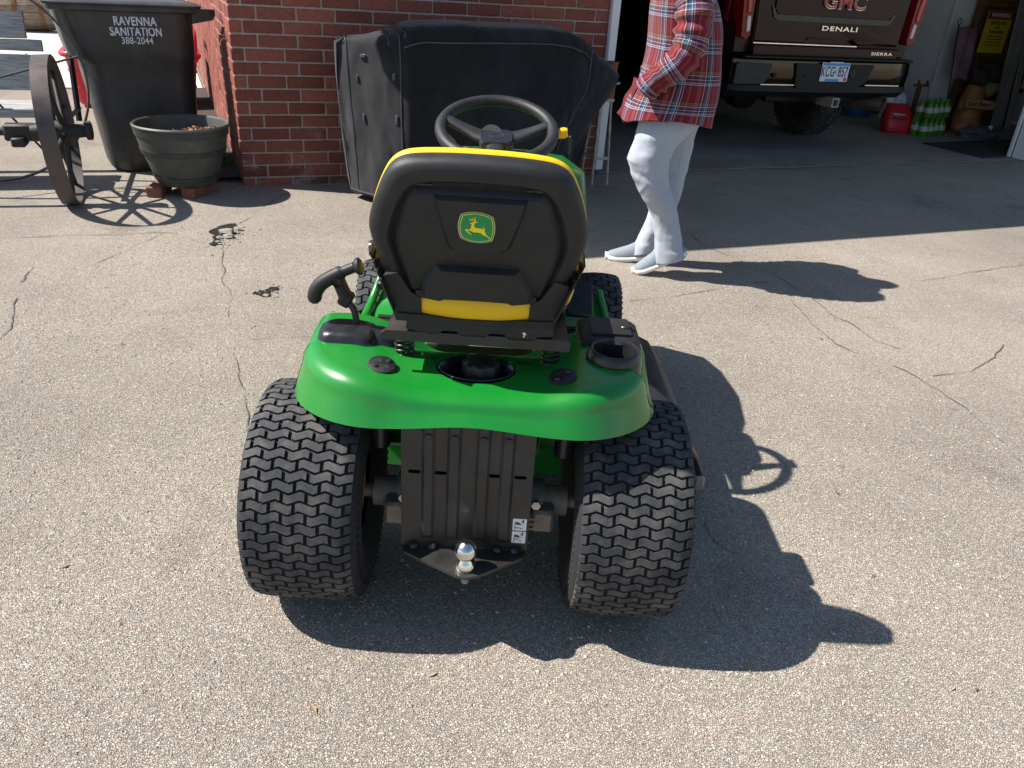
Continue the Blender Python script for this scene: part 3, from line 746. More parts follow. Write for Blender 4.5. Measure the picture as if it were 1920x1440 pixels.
# ================================================================== barrel planter on bricks
PC = Vector((-2.10, 4.86, 0))
p_ = empty('barrel_planter', PC + Vector((0, 0, .062)), 0); p_.scale = (.94, .94, 1.0)
tag(p_, 'grey plastic barrel planter filled with bark mulch standing on bricks', 'planter')
bm = bmesh.new()
lathe(bm, [(.0, .0), (.175, 0), (.185, .01), (.225, .12), (.262, .22), (.285, .335), (.292, .337), (.296, .35), (.288, .358), (.276, .352), (.268, .33), (.25, .24), (.0, .24)], 56)
bmesh.ops.remove_doubles(bm, verts=bm.verts[:], dist=.0005)
obj('body', bm, M['pot'], p_, 40)
for zc, r0, r1, hh in ((.20, .2525, .262, .016), (.315, .281, .2865, .02), (.045, .1965, .205, .014)):
    bm = bmesh.new(); lathe(bm, [(r0 - .004, zc - hh), (r0 + .003, zc - hh), (r1 + .004, zc + hh), (r1 - .004, zc + hh)], 56)
    obj('hoop', bm, M['bin'], p_, 40)
rr = random.Random(21); vs, fs, cs = [], [], []
def chip(bm_v, bm_f, bm_c, c, L, w_, t, q, rr):
    from mathutils import Euler
    e = Euler((rr.uniform(-.5, .5), rr.uniform(-.5, .5), rr.uniform(0, 6.28))).to_matrix(); k = len(bm_v)
    for sx in (-1, 1):
        for sy in (-1, 1):
            for sz2 in (-1, 1):
                bm_v.append(Vector(c) + e @ Vector((sx * L * rr.uniform(.8, 1.1), sy * w_ * rr.uniform(.6, 1.1), sz2 * t)))
    bm_f += [(k, k + 1, k + 3, k + 2), (k + 4, k + 6, k + 7, k + 5), (k, k + 4, k + 5, k + 1), (k + 2, k + 3, k + 7, k + 6), (k, k + 2, k + 6, k + 4), (k + 1, k + 5, k + 7, k + 3)]
    bm_c += [q] * 8
for i in range(900):
    a = rr.uniform(0, 6.28); rd = .236 * math.sqrt(rr.random()); x, y = rd * math.cos(a), rd * math.sin(a)
    z = .062 + .262 + .045 * sstep(-.25, .2, x) - .25 * (rd / .236) ** 6 * .06 + rr.uniform(-.01, .012)
    chip(vs, fs, cs, PC + Vector((x, y, z)), rr.uniform(.008, .024), rr.uniform(.003, .006), .002, rr.choice([(.24, .10, .06), (.34, .17, .10), (.14, .06, .035), (.40, .24, .15), (.09, .04, .025)]), rr)
for i in range(500):
    a = rr.uniform(0, 6.28); rd = .226 * math.sqrt(rr.random()); x, y = rd * math.cos(a), rd * math.sin(a)
    chip(vs, fs, cs, PC + Vector((x, y, .062 + .25 + .045 * sstep(-.25, .2, x))), .02, .02, .01, (.05, .025, .015), rr)
me = bpy.data.meshes.new('mulch'); me.from_pydata([v.to_tuple() for v in vs], [], fs)
at = me.color_attributes.new('tone', 'FLOAT_COLOR', 'POINT'); at.data.foreach_set('color', np.array([(*q, 1) for q in cs], dtype=np.float32).ravel())
me.materials.append(M['mulch']); o = bpy.data.objects.new('mulch', me); link(o)
tag(o, 'reddish brown bark mulch heaped inside the barrel planter', 'mulch', kind='stuff')
for (x, y, a), lb in zip(((-2.245, 4.765, .1), (-2.02, 4.80, -.25), (-2.12, 4.98, .3)), ('red brick under the front edge of the planter, nearer the bin', 'red brick under the planter, nearer the wall corner', 'red brick under the back of the planter')):
    bm = bmesh.new(); bx(bm, (0, 0, 0), (.09, .20, .06), .004)
    tag(obj('paver_brick', bm, M['clay'], None, 35, loc=(x, y, .0305), rot=(0, 0, a)), lb, 'brick', 'bricks under the planter')

# ================================================================== red yard cart behind the bin
t_ = empty('yard_cart', W(-.26, 8.62, 0), WALL_A)
tag(t_, 'red plastic yard cart tub half hidden behind the refuse bin', 'yard cart')
bm = bmesh.new()
loft(bm, [rrect(0, 0, .48, .22, .1, .02), rrect(0, 0, .50, .24, .1, .05), rrect(0, 0, .525, .30, .12, .26), rrect(0, 0, .55, .33, .13, .45), rrect(0, 0, .535, .315, .125, .45), rrect(0, 0, .48, .23, .1, .08)], True, True, True)
obj('tub', bm, M['red'], t_, 45)
bm = bmesh.new(); ring = rrect(0, 0, .565, .345, .14, .462, 7); tube(bm, ring + [ring[0]], .026, 10)
obj('rim', bm, M['red'], t_, 60)
bm = bmesh.new(); tube(bm, [(.535, -.30, .42), (.545, -.30, .62), (.545, -.25, .67), (.545, .25, .67), (.545, .30, .62), (.535, .30, .42)], .02, 10)
obj('handle', bm, M['red'], t_, 60)
for zz in (.18, .32):
    k = (zz - .05) / .4; ring = rrect(0, 0, .503 + .047 * k, .243 + .09 * k, .11, zz, 6); bm = bmesh.new(); tube(bm, ring + [ring[0]], .008, 6)
    obj('moulded_band', bm, M['red'], t_, 60)

# ================================================================== wagon-wheel bench
BA = WALL_A + R(-4)
bench = empty('wheel_bench', W(-.59, 5.14, 0), BA)
tag(bench, 'weathered plank bench with an iron spoked wheel at its end', 'bench')
def plank(c, s, rx=0.0, name='plank', seed=0):
    bm = bmesh.new(); rr = random.Random(seed)
    n = 24; rings = []
    for i in range(n + 1):
        x = -s[0] / 2 + s[0] * i / n
        e = [(-s[1] / 2, -s[2] / 2), (s[1] / 2, -s[2] / 2), (s[1] / 2, s[2] / 2), (-s[1] / 2, s[2] / 2)]
        rings.append([Vector((x, y + .003 * noise.noise((x * 7, y * 9, seed)), z + .004 * noise.noise((x * 6, z * 9, seed + 5)))) for y, z in e])
    loft(bm, rings, True, True, True)
    return obj(name, bm, M['wood_grey'], bench, 35, loc=c, rot=(rx, 0, 0))
L = 2.2
plank((-.17 - L / 2, .50, .42), (L, .17, .045), 0, 'plank', 1)
plank((-.15 - L / 2, .68, .42), (L, .17, .045), 0, 'plank', 2)
plank((-.22 - L / 2, .93, .585), (L, .04, .21), R(-12), 'plank', 3)
plank((-.26 - L / 2, 1.00, .855), (L, .045, .15), R(-12), 'plank', 4)
plank((-.18 - L / 2, .985, .74), (L, .04, .065), R(-12), 'plank', 5)
for i, (y0, z0, y1, z1) in enumerate(((.88, .30, 1.05, 1.0), (.10, .38, .95, .37))):
    bm = bmesh.new(); tube(bm, [(-.03, y0, z0), (-.03, y1, z1)], .018, 4); obj('bracket', bm, M['iron_black'], bench)
box_obj('axle_beam', (-.15, 0.02, .39), (.24, .075, .09), M['iron_black'], bench, .01)
box_obj('axle_clamp', (-.20, 0.0, .345), (.07, .11, .05), M['iron_black'], bench, .008)
bm = bmesh.new(); tube(bm, [(-2.2, .10, .40), (-.1, .02, .39)], .022, 8); obj('axle', bm, M['iron_black'], bench, 60)
for y in (.02, .42):
    bm = bmesh.new(); tube(bm, [(-1.9, y, .0), (-1.9, y, .43)], .03, 8); obj('leg', bm, M['iron_black'], bench, 60)
def iron_wheel(parent, loc, rad, width, th, nsp, hub_r, hub_l, spoke_r, tilt=(0, 0, 0), m=None, msp=None):
    w = empty('wheel', loc, 0, parent); w.rotation_euler = tilt
    bm = bmesh.new(); h = width / 2
    lathe(bm, [(rad, -h), (rad, h), (rad - th, h), (rad - th, -h), (rad, -h)], 72, 'X')
    bmesh.ops.remove_doubles(bm, verts=bm.verts[:], dist=.0004)
    obj('rim', bm, m, w, 30)
    bm = bmesh.new()
    if hub_l > .06:
        lathe(bm, [(.0, -hub_l * .45), (hub_r * .8, -hub_l * .45), (hub_r, -hub_l * .25), (hub_r * 1.25, -.02), (hub_r * 1.25, .03), (hub_r * .8, hub_l * .2), (hub_r * .72, hub_l * .44), (hub_r * 1.02, hub_l * .46), (hub_r * 1.05, hub_l * .55), (hub_r * .75, hub_l * .57), (0, hub_l * .57)], 28, 'X')
    else:
        lathe(bm, [(0, -hub_l), (hub_r, -hub_l), (hub_r, hub_l), (0, hub_l)], 20, 'X')
    obj('hub', bm, msp, w, 35)
    for k in range(nsp):
        a = 2 * math.pi * (k + .3) / nsp; off = (.03 if k % 2 else -.015) if hub_l > .06 else 0
        bm = bmesh.new(); tube(bm, [(off, hub_r * 1.0 * math.cos(a), hub_r * math.sin(a)), (0, (rad - th * .5) * math.cos(a), (rad - th * .5) * math.sin(a))], [spoke_r * 1.3, spoke_r], 8)
        obj('spoke', bm, msp, w, 60)
    return w
iron_wheel(bench, (0, 0, .397), .397, .082, .011, 10, .05, .30, .012, (0, R(-2), R(3)), M['iron'], M['iron_black'])
hw = empty('hay_rake_wheel', Vector((-3.20, 4.74, .012)), R(-56)); tag(hw, 'large thin iron rake wheel standing before the plank bench', 'wheel')
bm = bmesh.new(); lathe(bm, [(.57, -.013), (.57, .013), (.558, .013), (.558, -.013), (.57, -.013)], 64, 'X'); bmesh.ops.remove_doubles(bm, verts=bm.verts[:], dist=.0003)
obj('rim', bm, M['iron'], hw, 30, loc=(0, 0, .57))
bm = bmesh.new(); lathe(bm, [(0, -.04), (.035, -.04), (.035, .04), (0, .04)], 20, 'X'); obj('hub', bm, M['iron_black'], hw, 30, loc=(0, 0, .57))
for k in range(5):
    a = 2 * math.pi * k / 5 + R(15); bm = bmesh.new(); tube(bm, [(0, .03 * math.cos(a), .57 + .03 * math.sin(a)), (0, .562 * math.cos(a), .57 + .562 * math.sin(a))], .007, 6); obj('spoke', bm, M['iron_black'], hw, 60)

# ================================================================== barrel and red tub in the far left corner
br = empty('oak_barrel', W(-1.86, 15.6, .30), WALL_A); tag(br, 'old oak barrel lying on its side on the far concrete', 'barrel')
bm = bmesh.new(); pr = [(.0, -.5), (.24, -.5), (.27, -.3), (.295, 0), (.27, .3), (.24, .5), (0, .5)]
NST = 18
for k in range(NST):
    a0, a1 = 2 * math.pi * k / NST + .01, 2 * math.pi * (k + 1) / NST - .01; bm = bmesh.new(); rings = []
    for r, h in [(.235, -.5), (.272, -.25), (.29, 0), (.272, .25), (.235, .5)]:
        rings.append([Vector((h, rr2 * math.cos(a), rr2 * math.sin(a))) for rr2, a in ((r, a0), (r, a1), (r - .02, a1), (r - .02, a0))])
    loft(bm, rings, True, True, True); obj('stave', bm, M['wood_barrel'], br)
for h, r in ((-.42, .251), (-.18, .285), (.18, .285), (.42, .251)):
    bm = bmesh.new(); lathe(bm, [(r - .01, h - .025), (r + .006, h - .025), (r + .006, h + .025), (r - .01, h + .025)], 36, 'X'); obj('hoop', bm, M['rust'], br, 30)
for s in (-.47, .47):
    bm = bmesh.new(); lathe(bm, [(0, s - .01), (.225, s - .01), (.225, s + .01), (0, s + .01)], 24, 'X'); obj('barrel_head', bm, M['wood_barrel'], br, 30)
rt = empty('red_tub', W(-3.0, 18.6, 0), 0); tag(rt, 'small red tub on the dry grass behind the barrel', 'tub')
bm = bmesh.new(); lathe(bm, [(0, 0), (.22, 0), (.28, .42), (.26, .42), (.2, .05), (0, .05)], 28); obj('tub_body', bm, M['red'], rt, 40)
bm = bmesh.new(); lathe(bm, [(.275, .40), (.30, .40), (.30, .44), (.275, .44), (.275, .40)], 28); obj('rim', bm, M['red'], rt, 40)
# ================================================================== covered grill against the wall
g_ = empty('covered_grill', W(-.045, -.22, .012), WALL_A)
tag(g_, 'black cloth grill cover draped over a grill against the brick wall', 'grill cover')
def lerp_tab(tab, x):
    if x <= tab[0][0]: return tab[0][1]
    for (a, va), (b, vb) in zip(tab[:-1], tab[1:]):
        if x <= b:
            t = (x - a) / (b - a); return va + (vb - va) * t
    return tab[-1][1]
ZT = [(1.0, .905), (1.05, .93), (1.2, .945), (1.26, .955), (1.34, 1.005), (1.42, 1.028), (1.8, 1.04), (2.2, 1.045), (2.36, 1.03), (2.46, .995), (2.6, .90), (2.72, .83), (2.80, .79)]
YF = [(1.0, 5.26), (1.06, 5.17), (1.2, 5.02), (1.34, 4.89), (1.5, 4.85), (1.8, 4.83), (2.4, 4.85), (2.6, 4.92), (2.8, 5.0)]
YB = 5.33
def cover_pt(x, s):
    """s 0..1 runs from the front hem up over the top to the back hem"""
    zt, yf = lerp_tab(ZT, x), lerp_tab(YF, x)
    zb = .03 if x < 1.3 else .05
    if s < .55:
        t = s / .55; z = zb + (zt - .05 - zb) * t; y = yf - .035 * (1 - t) * (1 if x > 1.15 else .4) + .05 * t
    elif s < .65:
        a = (s - .55) / .1 * math.pi / 2; z = zt - .05 + .05 * math.sin(a); y = yf + .05 + .05 * (1 - math.cos(a))
    elif s < .85:
        t = (s - .65) / .2; z = zt + .012 * math.sin(t * 3.1); y = yf + .10 + (YB - .05 - yf - .10) * t
    else:
        t = (s - .85) / .15; z = zt - (zt - .1) * t; y = YB - .05 + .05 * min(1, t * 4)
    xx = x
    if x > 1.8:
        k = 1 - .32 * sstep(.8, .25, z); xx = 1.8 + (x - 1.8) * k
    if x < 1.15: xx = x + (1.15 - x) * .35 * sstep(.9, 0, z)
    # cloth folds
    f = .026 * noise.noise((x * 4.2 + z * 1.4, z * 1.3, 2)) + .010 * noise.noise((x * 9 - z * 5, z * 4, 7)) + .02 * noise.noise((x * 2 + z * 2.5, .3, z)) + .006 * noise.noise((x * 17 + z * 6, z * 9, 4)) + .010 * math.sin(x * 26 + 3 * noise.noise((x * 3, z * 2, 1))) * sstep(.55, .05, z) * (.4 + .6 * noise.noise((x * 5, 2, 3)))
    if s < .6: y -= f
    elif s < .85: z += f * .6
    return Vector((xx, y, z))
bm = bmesh.new(); rings = []
XS = [1.0 + 1.8 * i / 90 for i in range(91)]
for x in XS: rings.append([cover_pt(x, k / 48) for k in range(49)])
vr = loft(bm, rings, False)
for ring in (vr[0], vr[-1]):
    c = sum((v.co for v in ring), Vector()) / len(ring)
    mids = [bm.verts.new(v.co.lerp(c, .5) + Vector((-.012 if ring is vr[0] else .012, 0, .006 * math.sin(i)))) for i, v in enumerate(ring)]
    cv = bm.verts.new(c + Vector((-.015 if ring is vr[0] else .015, 0, 0)))
    for i in range(len(ring) - 1):
        bm.faces.new((ring[i], ring[i + 1], mids[i + 1], mids[i])); bm.faces.new((mids[i], mids[i + 1], cv))
    bm.faces.new((ring[-1], ring[0], mids[0], mids[-1])); bm.faces.new((mids[-1], mids[0], cv))
obj('cover', bm, M['cover'], g_, 70)
def seam(x, s0, s1, off=.004, rad=.0045):
    bm = bmesh.new(); tube(bm, [cover_pt(x, s0 + (s1 - s0) * k / 40) + Vector((0, -off, .002)) for k in range(41)], rad, 6); obj('piping', bm, M['strap'], g_, 60)
seam(1.05, .02, .84); seam(1.30, .02, .84); seam(2.52, .02, .84)
bm = bmesh.new(); tube(bm, [cover_pt(1.32 + 1.2 * k / 40, .53) + Vector((0, -.006, 0)) for k in range(41)], .005, 6); obj('piping', bm, M['strap'], g_, 60)
bm = bmesh.new(); tube(bm, [cover_pt(1.0 + 1.5 * k / 50, .01) for k in range(51)], .007, 6); obj('hem', bm, M['strap'], g_, 60)
def tab_on(x, s, w_, h_):
    p = cover_pt(x, s); q = cover_pt(x + .01, s); u = cover_pt(x, s + .02)
    ex, ez = (q - p).normalized(), (u - p).normalized(); ny = ex.cross(ez).normalized()
    if ny.y > 0: ny = -ny
    mm = Matrix((ex, ny, ez)).transposed().to_4x4(); mm.translation = p + ny * .006
    bm = bmesh.new(); bx(bm, (0, 0, 0), (w_, .006, h_), .002); bx(bm, (0, .003 if False else .0045, 0), (w_ * .7, .004, h_ * .5))
    bmesh.ops.transform(bm, matrix=mm, verts=bm.verts[:]); obj('buckle_tab', bm, M['buckle'], g_, 35)
for x, s, w_, h_ in ((1.13, .52, .04, .02), (1.10, .44, .014, .04), (1.27, .45, .022, .04), (1.12, .30, .014, .05), (1.28, .30, .018, .05), (1.29, .16, .018, .045)):
    tab_on(x, s, w_, h_)
bm = bmesh.new(); bx(bm, (1.33, 4.98, 1.015), (.07, .03, .012), .004, (0, .3, .5)); obj('strap_clip', bm, M['strap'], g_, 35)
for x in (1.25, 1.33):
    bm = bmesh.new(); tube(bm, [cover_pt(x, .56 + .03 * k) + Vector((0, 0, .004)) for k in range(10)], .006, 6, True, .5); obj('strap', bm, M['strap'], g_, 60)
# grill frame feet showing under the hem
for x, y in ((1.35, 4.86), (1.35, 5.2), (2.2, 4.86), (2.2, 5.2)):
    bm = bmesh.new(); lathe(bm, [(0, 0), (.03, 0), (.03, .06), (.02, .12), (0, .12)], 14); obj('caster', bm, M['paint_black'], g_, 40, loc=(x, y, -.012))

# ================================================================== white stand with a rusty can
s_ = empty('metal_stand', W(2.845, 5.19, 0), WALL_A); tag(s_, 'chipped white metal stand squeezed between grill cover and garage door trim', 'stand')
for x, y in ((-.055, .075), (.055, -.07), (-.055, -.07), (.03, .075)):
    bm = bmesh.new(); tube(bm, [(x * 1.15, y * 1.25, 0), (x * .75, y * .7, .58)], .009, 8); obj('leg', bm, M['rusty_white'], s_, 60)
box_obj('stand_top', (0, 0, .585), (.12, .13, .025), M['rusty_white'], s_, .004)
box_obj('brace', (0, -.085, .19), (.12, .006, .022), M['rusty_white'], s_, .001)
box_obj('brace', (-.058, 0, .19), (.006, .165, .022), M['rusty_white'], s_, .001)
c_ = empty('rusty_can', W(2.872, 5.18, .60), WALL_A); tag(c_, 'rusty open can standing on the white metal stand', 'can')
bm = bmesh.new(); lathe(bm, [(0, 0), (.048, 0), (.05, .008), (.052, .22), (.057, .225), (.056, .235), (.048, .232), (.047, .02), (0, .02)], 28); obj('can_body', bm, M['rust'], c_, 35)
bm = bmesh.new(); tube(bm, [(.05, -.02, .09), (.075, -.03, .10)], .008, 8); obj('spout', bm, M['rusty_white'], c_, 60)

# ================================================================== pickup truck in the garage
T = empty('pickup_truck', W(5.34, 5.74, .008), WALL_A)
tag(T, 'dark pickup truck parked nose-in inside the garage', 'pickup truck')
def tpart(name, bm, m, smooth=40, parent=None): return obj(name, bm, m, parent or T, smooth)
def sect(y, hw, z0, z1, rt=.06, tum=.03):
    """body cross-section, tucked in towards the top"""
    return [Vector((-hw + tum, y, z1 - rt)), Vector((-hw + tum + rt, y, z1)), Vector((hw - tum - rt, y, z1)), Vector((hw - tum, y, z1 - rt)), Vector((hw, y, (z0 + z1) / 2)), Vector((hw - .01, y, z0)), Vector((-hw + .01, y, z0)), Vector((-hw, y, (z0 + z1) / 2))]
bm = bmesh.new()
loft(bm, [sect(.13, .955, .86, 1.46), sect(.30, .985, .80, 1.47), sect(.75, 1.0, .76, 1.48)], True, True, True)
loft(bm, [sect(1.56, 1.0, .62, 1.48), sect(2.1, 1.0, .58, 1.48), sect(4.4, 1.0, .55, 1.46), sect(5.6, .96, .55, 1.40)], True, True, True)
loft(bm, [sect(.75, 1.0, .95, 1.48), sect(1.56, 1.0, .95, 1.48)], True)
tpart('body', bm, M['paint_reflect_brown'], 30)
bm = bmesh.new()
loft(bm, [[Vector((s * (w_ if z < 1.7 else w_ - .14), y, z)) for s, z in ((-1, 1.44), (-1, 1.92), (1, 1.92), (1, 1.44))] for y, w_ in ((2.1, .9), (2.2, .93), (3.7, .93), (4.3, .9))], True, True, True)
tpart('cab', bm, M['paint_black'], 30)
# tailgate: outer frame, recessed upper panel, lower band
tg = empty('tailgate', (0, 0, 0), 0, T)
def tshape(poly, y0, y1): 
    bm = bmesh.new(); prism(bm, poly, y0, y1, lambda u, v, t: Vector((u, t, v))); return bm
bm = tshape([(-.80, .945), (-.28, .945), (-.22, .985), (.26, .985), (.32, .945), (.80, .945), (.83, 1.46), (-.83, 1.46)], .085, .125)
bmesh.ops.bevel(bm, geom=[e for e in bm.edges if abs(e.verts[0].co.y - .085) < 1e-4 and abs(e.verts[1].co.y - .085) < 1e-4 and len(e.link_faces) == 2 and abs(e.link_faces[0].normal.dot(e.link_faces[1].normal)) < .5], offset=.012, segments=2, affect='EDGES')
obj('outer_panel', bm, M['paint_reflect_brown'], tg, 30)
bm = tshape([(-.64, 1.20), (-.60, 1.165), (.60, 1.165), (.64, 1.20), (.66, 1.45), (-.66, 1.45)], .071, .0845); obj('raised_panel', bm, M['paint_reflect_brown'], tg, 30)
bm = tshape([(-.68, 1.22), (-.64, 1.135), (-.60, 1.115), (.60, 1.115), (.64, 1.135), (.68, 1.22), (.655, 1.21), (.615, 1.158), (-.615, 1.158), (-.655, 1.21)], .074, .084); obj('gloss_band', bm, M['black_gloss'], tg, 30)
box_obj('chrome_strip', (-.24, .088, .938), (1.12, .02, .016), M['chrome'], tg, .004)
box_obj('lower_panel', (0, .085, .885), (1.60, .05, .085), M['paint_reflect_brown'], tg, .008)
RT = (R(90), 0, 0)
text_obj('lettering', 'GMC', .155, M['chrome'], tg, (.06, .063, 1.275), RT, .0042, .006, 1.35, 1.0)
text_obj('lettering', 'GMC', .155, M['badge_red'], tg, (.06, .0545, 1.275), RT, .0012, .002, 1.35, 1.0)
text_obj('lettering', 'DENALI', .050, M['chrome'], tg, (.08, .078, 1.07), RT, .001, .004, 2.1, 1.15)
text_obj('lettering', 'SIERRA', .034, M['chrome'], tg, (.60, .056, .886), RT, .0006, .003, 2.1, 1.15)
for s in (-1, 1):
    li = empty('tail_lamp', (0, 0, 0), 0, T)
    bm = bmesh.new(); prism(bm, [(s * .862, 1.0), (s * .885, .965), (s * .945, .985), (s * .985, 1.30), (s * .985, 1.46), (s * .872, 1.46)], .06, .2, lambda u, v, t: Vector((u, t, v))); obj('lens', bm, M['tail_red'], li, 30)
    box_obj('clear_lens', (s * .900, .055, 1.08), (.035, .02, .12), M['tail_white'], li, .006, (0, s * R(6), 0))
    box_obj('lamp_core', (s * .925, .054, 1.27), (.04, .012, .22), M['badge_red'], li, .006, (0, s * R(6), 0))
    box_obj('side_marker', (s * .995, .24, 1.2), (.012, .06, .22), M['tail_red'], T, .004)
# bumper
bp_ = empty('rear_bumper', (0, 0, 0), 0, T)
bm = bmesh.new()
prs = [(-1.02, .30), (-.99, .07), (-.93, .02), (-.7, -.01), (0, -.02), (.7, -.01), (.93, .02), (.99, .07), (1.02, .30)]
rings = []
for x, y in prs:
    k = .0 if abs(x) < .95 else .03
    rings.append([Vector((x, y + .10, .60 + k)), Vector((x, y + .015, .585 + k)), Vector((x, y, .62 + k)), Vector((x, y - .01, .72)), Vector((x, y, .815)), Vector((x, y + .03, .83)), Vector((x, y + .16, .83))])
loft(bm, rings, False); obj('chrome_shell', bm, M['chrome_dark'], bp_, 40)
box_obj('step_pad', (0, .05, .838), (1.86, .14, .02), M['paint_black'], bp_, .005)
bm = tshape([(-.36, .60), (.28, .60), (.40, .66), (.46, .80), (-.40, .80), (-.38, .66)], -.042, .02); obj('plate_recess', bm, M['paint_black'], bp_, 30)
bm = tshape([(-1.0, .63), (-.70, .63), (-.66, .68), (-.64, .79), (-.96, .79), (-1.0, .78)], -.022, .04); obj('corner_step', bm, M['black'], bp_, 30)
bm = bmesh.new(); loft(bm, [[Vector((x, y - .006, .618)), Vector((x, y - .010, .57)), Vector((x, y + .05, .52)), Vector((x, y + .12, .52))] for x, y in prs], False); obj('lower_valance', bm, M['paint_black'], bp_, 40)
box_obj('chrome_lip', (-.52, -.024, .626), (.42, .015, .012), M['chrome'], bp_, .003)
box_obj('chrome_lip', (.62, -.020, .632), (.40, .015, .012), M['chrome'], bp_, .003)
for x in (-.61, -.30): 
    bm = bmesh.new(); lathe(bm, [(0, -.03), (.018, -.03), (.02, -.01), (0, -.01)], 16, 'Y'); obj('sensor', bm, M['paint_black'], bp_, 40, loc=(x, -.012, .70))
bm = bmesh.new(); lathe(bm, [(0, -.012), (.035, -.012), (.04, 0), (0, 0)], 20, 'Y'); obj('lock_cover', bm, M['black'], bp_, 40, loc=(.22, -.042, .735))
pl = empty('license_plate', (.02, -.048, .738), 0, T)
box_obj('plate_sheet', (0, 0, 0), (.305, .004, .152), M['plate'], pl, .001)
box_obj('plate_band', (0, -.0032, .062), (.29, .0016, .022), M['plate_blue'], pl)
box_obj('dealer_frame', (-.02, -.0036, -.066), (.15, .002, .022), M['plate_blue'], pl)
box_obj('plate_sticker', (.125, -.0034, -.056), (.03, .0016, .028), M['badge_red'], pl)
box_obj('frame_rim', (0, .001, .079), (.14, .008, .008), M['plate'], pl, .001)
text_obj('plate_text', 'KCG', .115, M['plate_ink'], pl, (-.078, -.0034, 0), RT, .001, .0006, .60, 1.05)
text_obj('plate_text', '857', .115, M['plate_ink'], pl, (.085, -.0034, 0), RT, .001, .0006, .60, 1.05)
box_obj('plate_dot', (.004, -.0034, .004), (.012, .0014, .03), M['plate_blue'], pl)
# under-body: hitch, exhaust, axle, spare
h_ = empty('hitch_receiver', (.08, .02, .49), 0, T)
bm = bmesh.new()
for a, b in (((0, 0, .033), (.08, .2, .014)), ((0, 0, -.033), (.08, .2, .014)), ((.033, 0, 0), (.014, .2, .052)), ((-.033, 0, 0), (.014, .2, .052))): bx(bm, a, b)
obj('receiver_tube', bm, M['cast'], h_); box_obj('cross_tube', (0, .2, 0), (1.1, .07, .07), M['paint_black'], h_, .01)
bm = bmesh.new(); lathe(bm, [(.062, .0), (.066, .0), (.066, .62), (.05, .7), (0, .7)], 28, 'Y'); 
lathe(bm, [(.062, 0), (.058, .02), (.056, .5)], 28, 'Y')
obj('exhaust_pipe', bm, M['exhaust'], T, 50, loc=(.70, -.02, .475), rot=(R(-3), 0, R(20)))
bm = bmesh.new(); tube(bm, [(-.8, 1.15, .40), (.8, 1.15, .40)], .055, 12); lathe(bm, [(0, -.16), (.14, -.1), (.15, 0), (.14, .1), (0, .16)], 20, 'Y', (0, 1.15, .40)); obj('rear_axle', bm, M['paint_black'], T, 50)
bm = bmesh.new(); lathe(bm, [(.18, -.11), (.36, -.11), (.38, -.06), (.38, .06), (.36, .11), (.18, .11)], 30, 'Z', (0, .75, .58)); obj('spare_tyre', bm, M['rubber_dark'], T, 50)
box_obj('chassis', (0, 3.0, .55), (1.0, 5.0, .12), M['paint_black'], T)
bm = bmesh.new(); tube(bm, [(-.62, .95, .30), (-.57, .86, .52)], .022, 10); tube(bm, [(-.62, .95, .30), (-.635, .97, .25)], .03, 10); obj('shock_absorber', bm, M['sticker'], T, 50)
for s in (-1, 1):
    for yy in (1.15, 4.75):
        w = empty('wheel', (s * .86, yy, .402), 0, T)
        bm = bmesh.new(); lathe(bm, [(.25, -.135), (.34, -.14), (.385, -.125), (.40, -.10), (.402, 0), (.40, .10), (.385, .125), (.34, .14), (.25, .135), (.25, -.135)], 48, 'X'); bmesh.ops.remove_doubles(bm, verts=bm.verts[:], dist=.0003)
        obj('tyre', bm, M['rubber'], w, 40)
        bm = bmesh.new(); lathe(bm, [(0, -.05), (.2, -.04), (.25, -.11), (.252, .11), (.2, .05), (0, .06)], 36, 'X'); obj('rim', bm, M['exhaust'], w, 40)
        bm = bmesh.new()
        for k in range(52):
            a = 2 * math.pi * k / 52
            for j, xx in enumerate((-.095, -.048, 0, .048, .095)):
                aa = a + (j % 2) * math.pi / 52; bx(bm, (xx, .401 * math.cos(aa), .401 * math.sin(aa)), (.040, .032, .016), 0, (aa, 0, 0))
        obj('tread', bm, M['rubber'], w)
box_obj('wheel_well', (0, 1.15, 1.0), (1.92, .8, .03), M['paint_black'], T)

# ================================================================== things by the garage wall
def metamesh(name, balls, m, parent, res=.02, smooth=60):
    mb = bpy.data.metaballs.new('m'); mb.resolution = res; mb.render_resolution = res; mb.threshold = .4
    for c, r, *q in balls:
        e = mb.elements.new(type='ELLIPSOID' if q else 'BALL'); e.co = c; e.radius = r * 1.6
        if q: e.size_x, e.size_y, e.size_z = q[0]; e.radius = r * 1.6
    t = bpy.data.objects.new('tmpmeta', mb); col.objects.link(t)
    dg = bpy.context.evaluated_depsgraph_get(); dg.update()
    me = bpy.data.meshes.new_from_object(t.evaluated_get(dg)); bpy.data.objects.remove(t); bpy.data.metaballs.remove(mb)
    me.name = name; me.materials.clear(); finish_mesh(me, m, smooth)
    o = bpy.data.objects.new(name, me); link(o, parent); return o
rg_ = empty('red_bag', W(7.52, 6.86, .008), WALL_A + R(-15)); tag(rg_, 'red printed sack leaning against the green bottle packs', 'sack')
bm = bmesh.new(); rings = []
for z, hx, hy, oy in ((0, .14, .075, 0), (.03, .16, .09, 0), (.12, .165, .095, .02), (.22, .15, .08, .05), (.28, .13, .05, .07), (.30, .13, .012, .08)):
    rings.append([Vector((p.x * (1 + .05 * noise.noise((p.x * 9, p.y * 9, z * 7))), p.y + oy, z)) for p in rrect(0, 0, hx, hy, min(hx, hy) * .7, z, 4)])
loft(bm, rings, True, True, True); obj('sack_body', bm, M['bag_red'], rg_, 60)
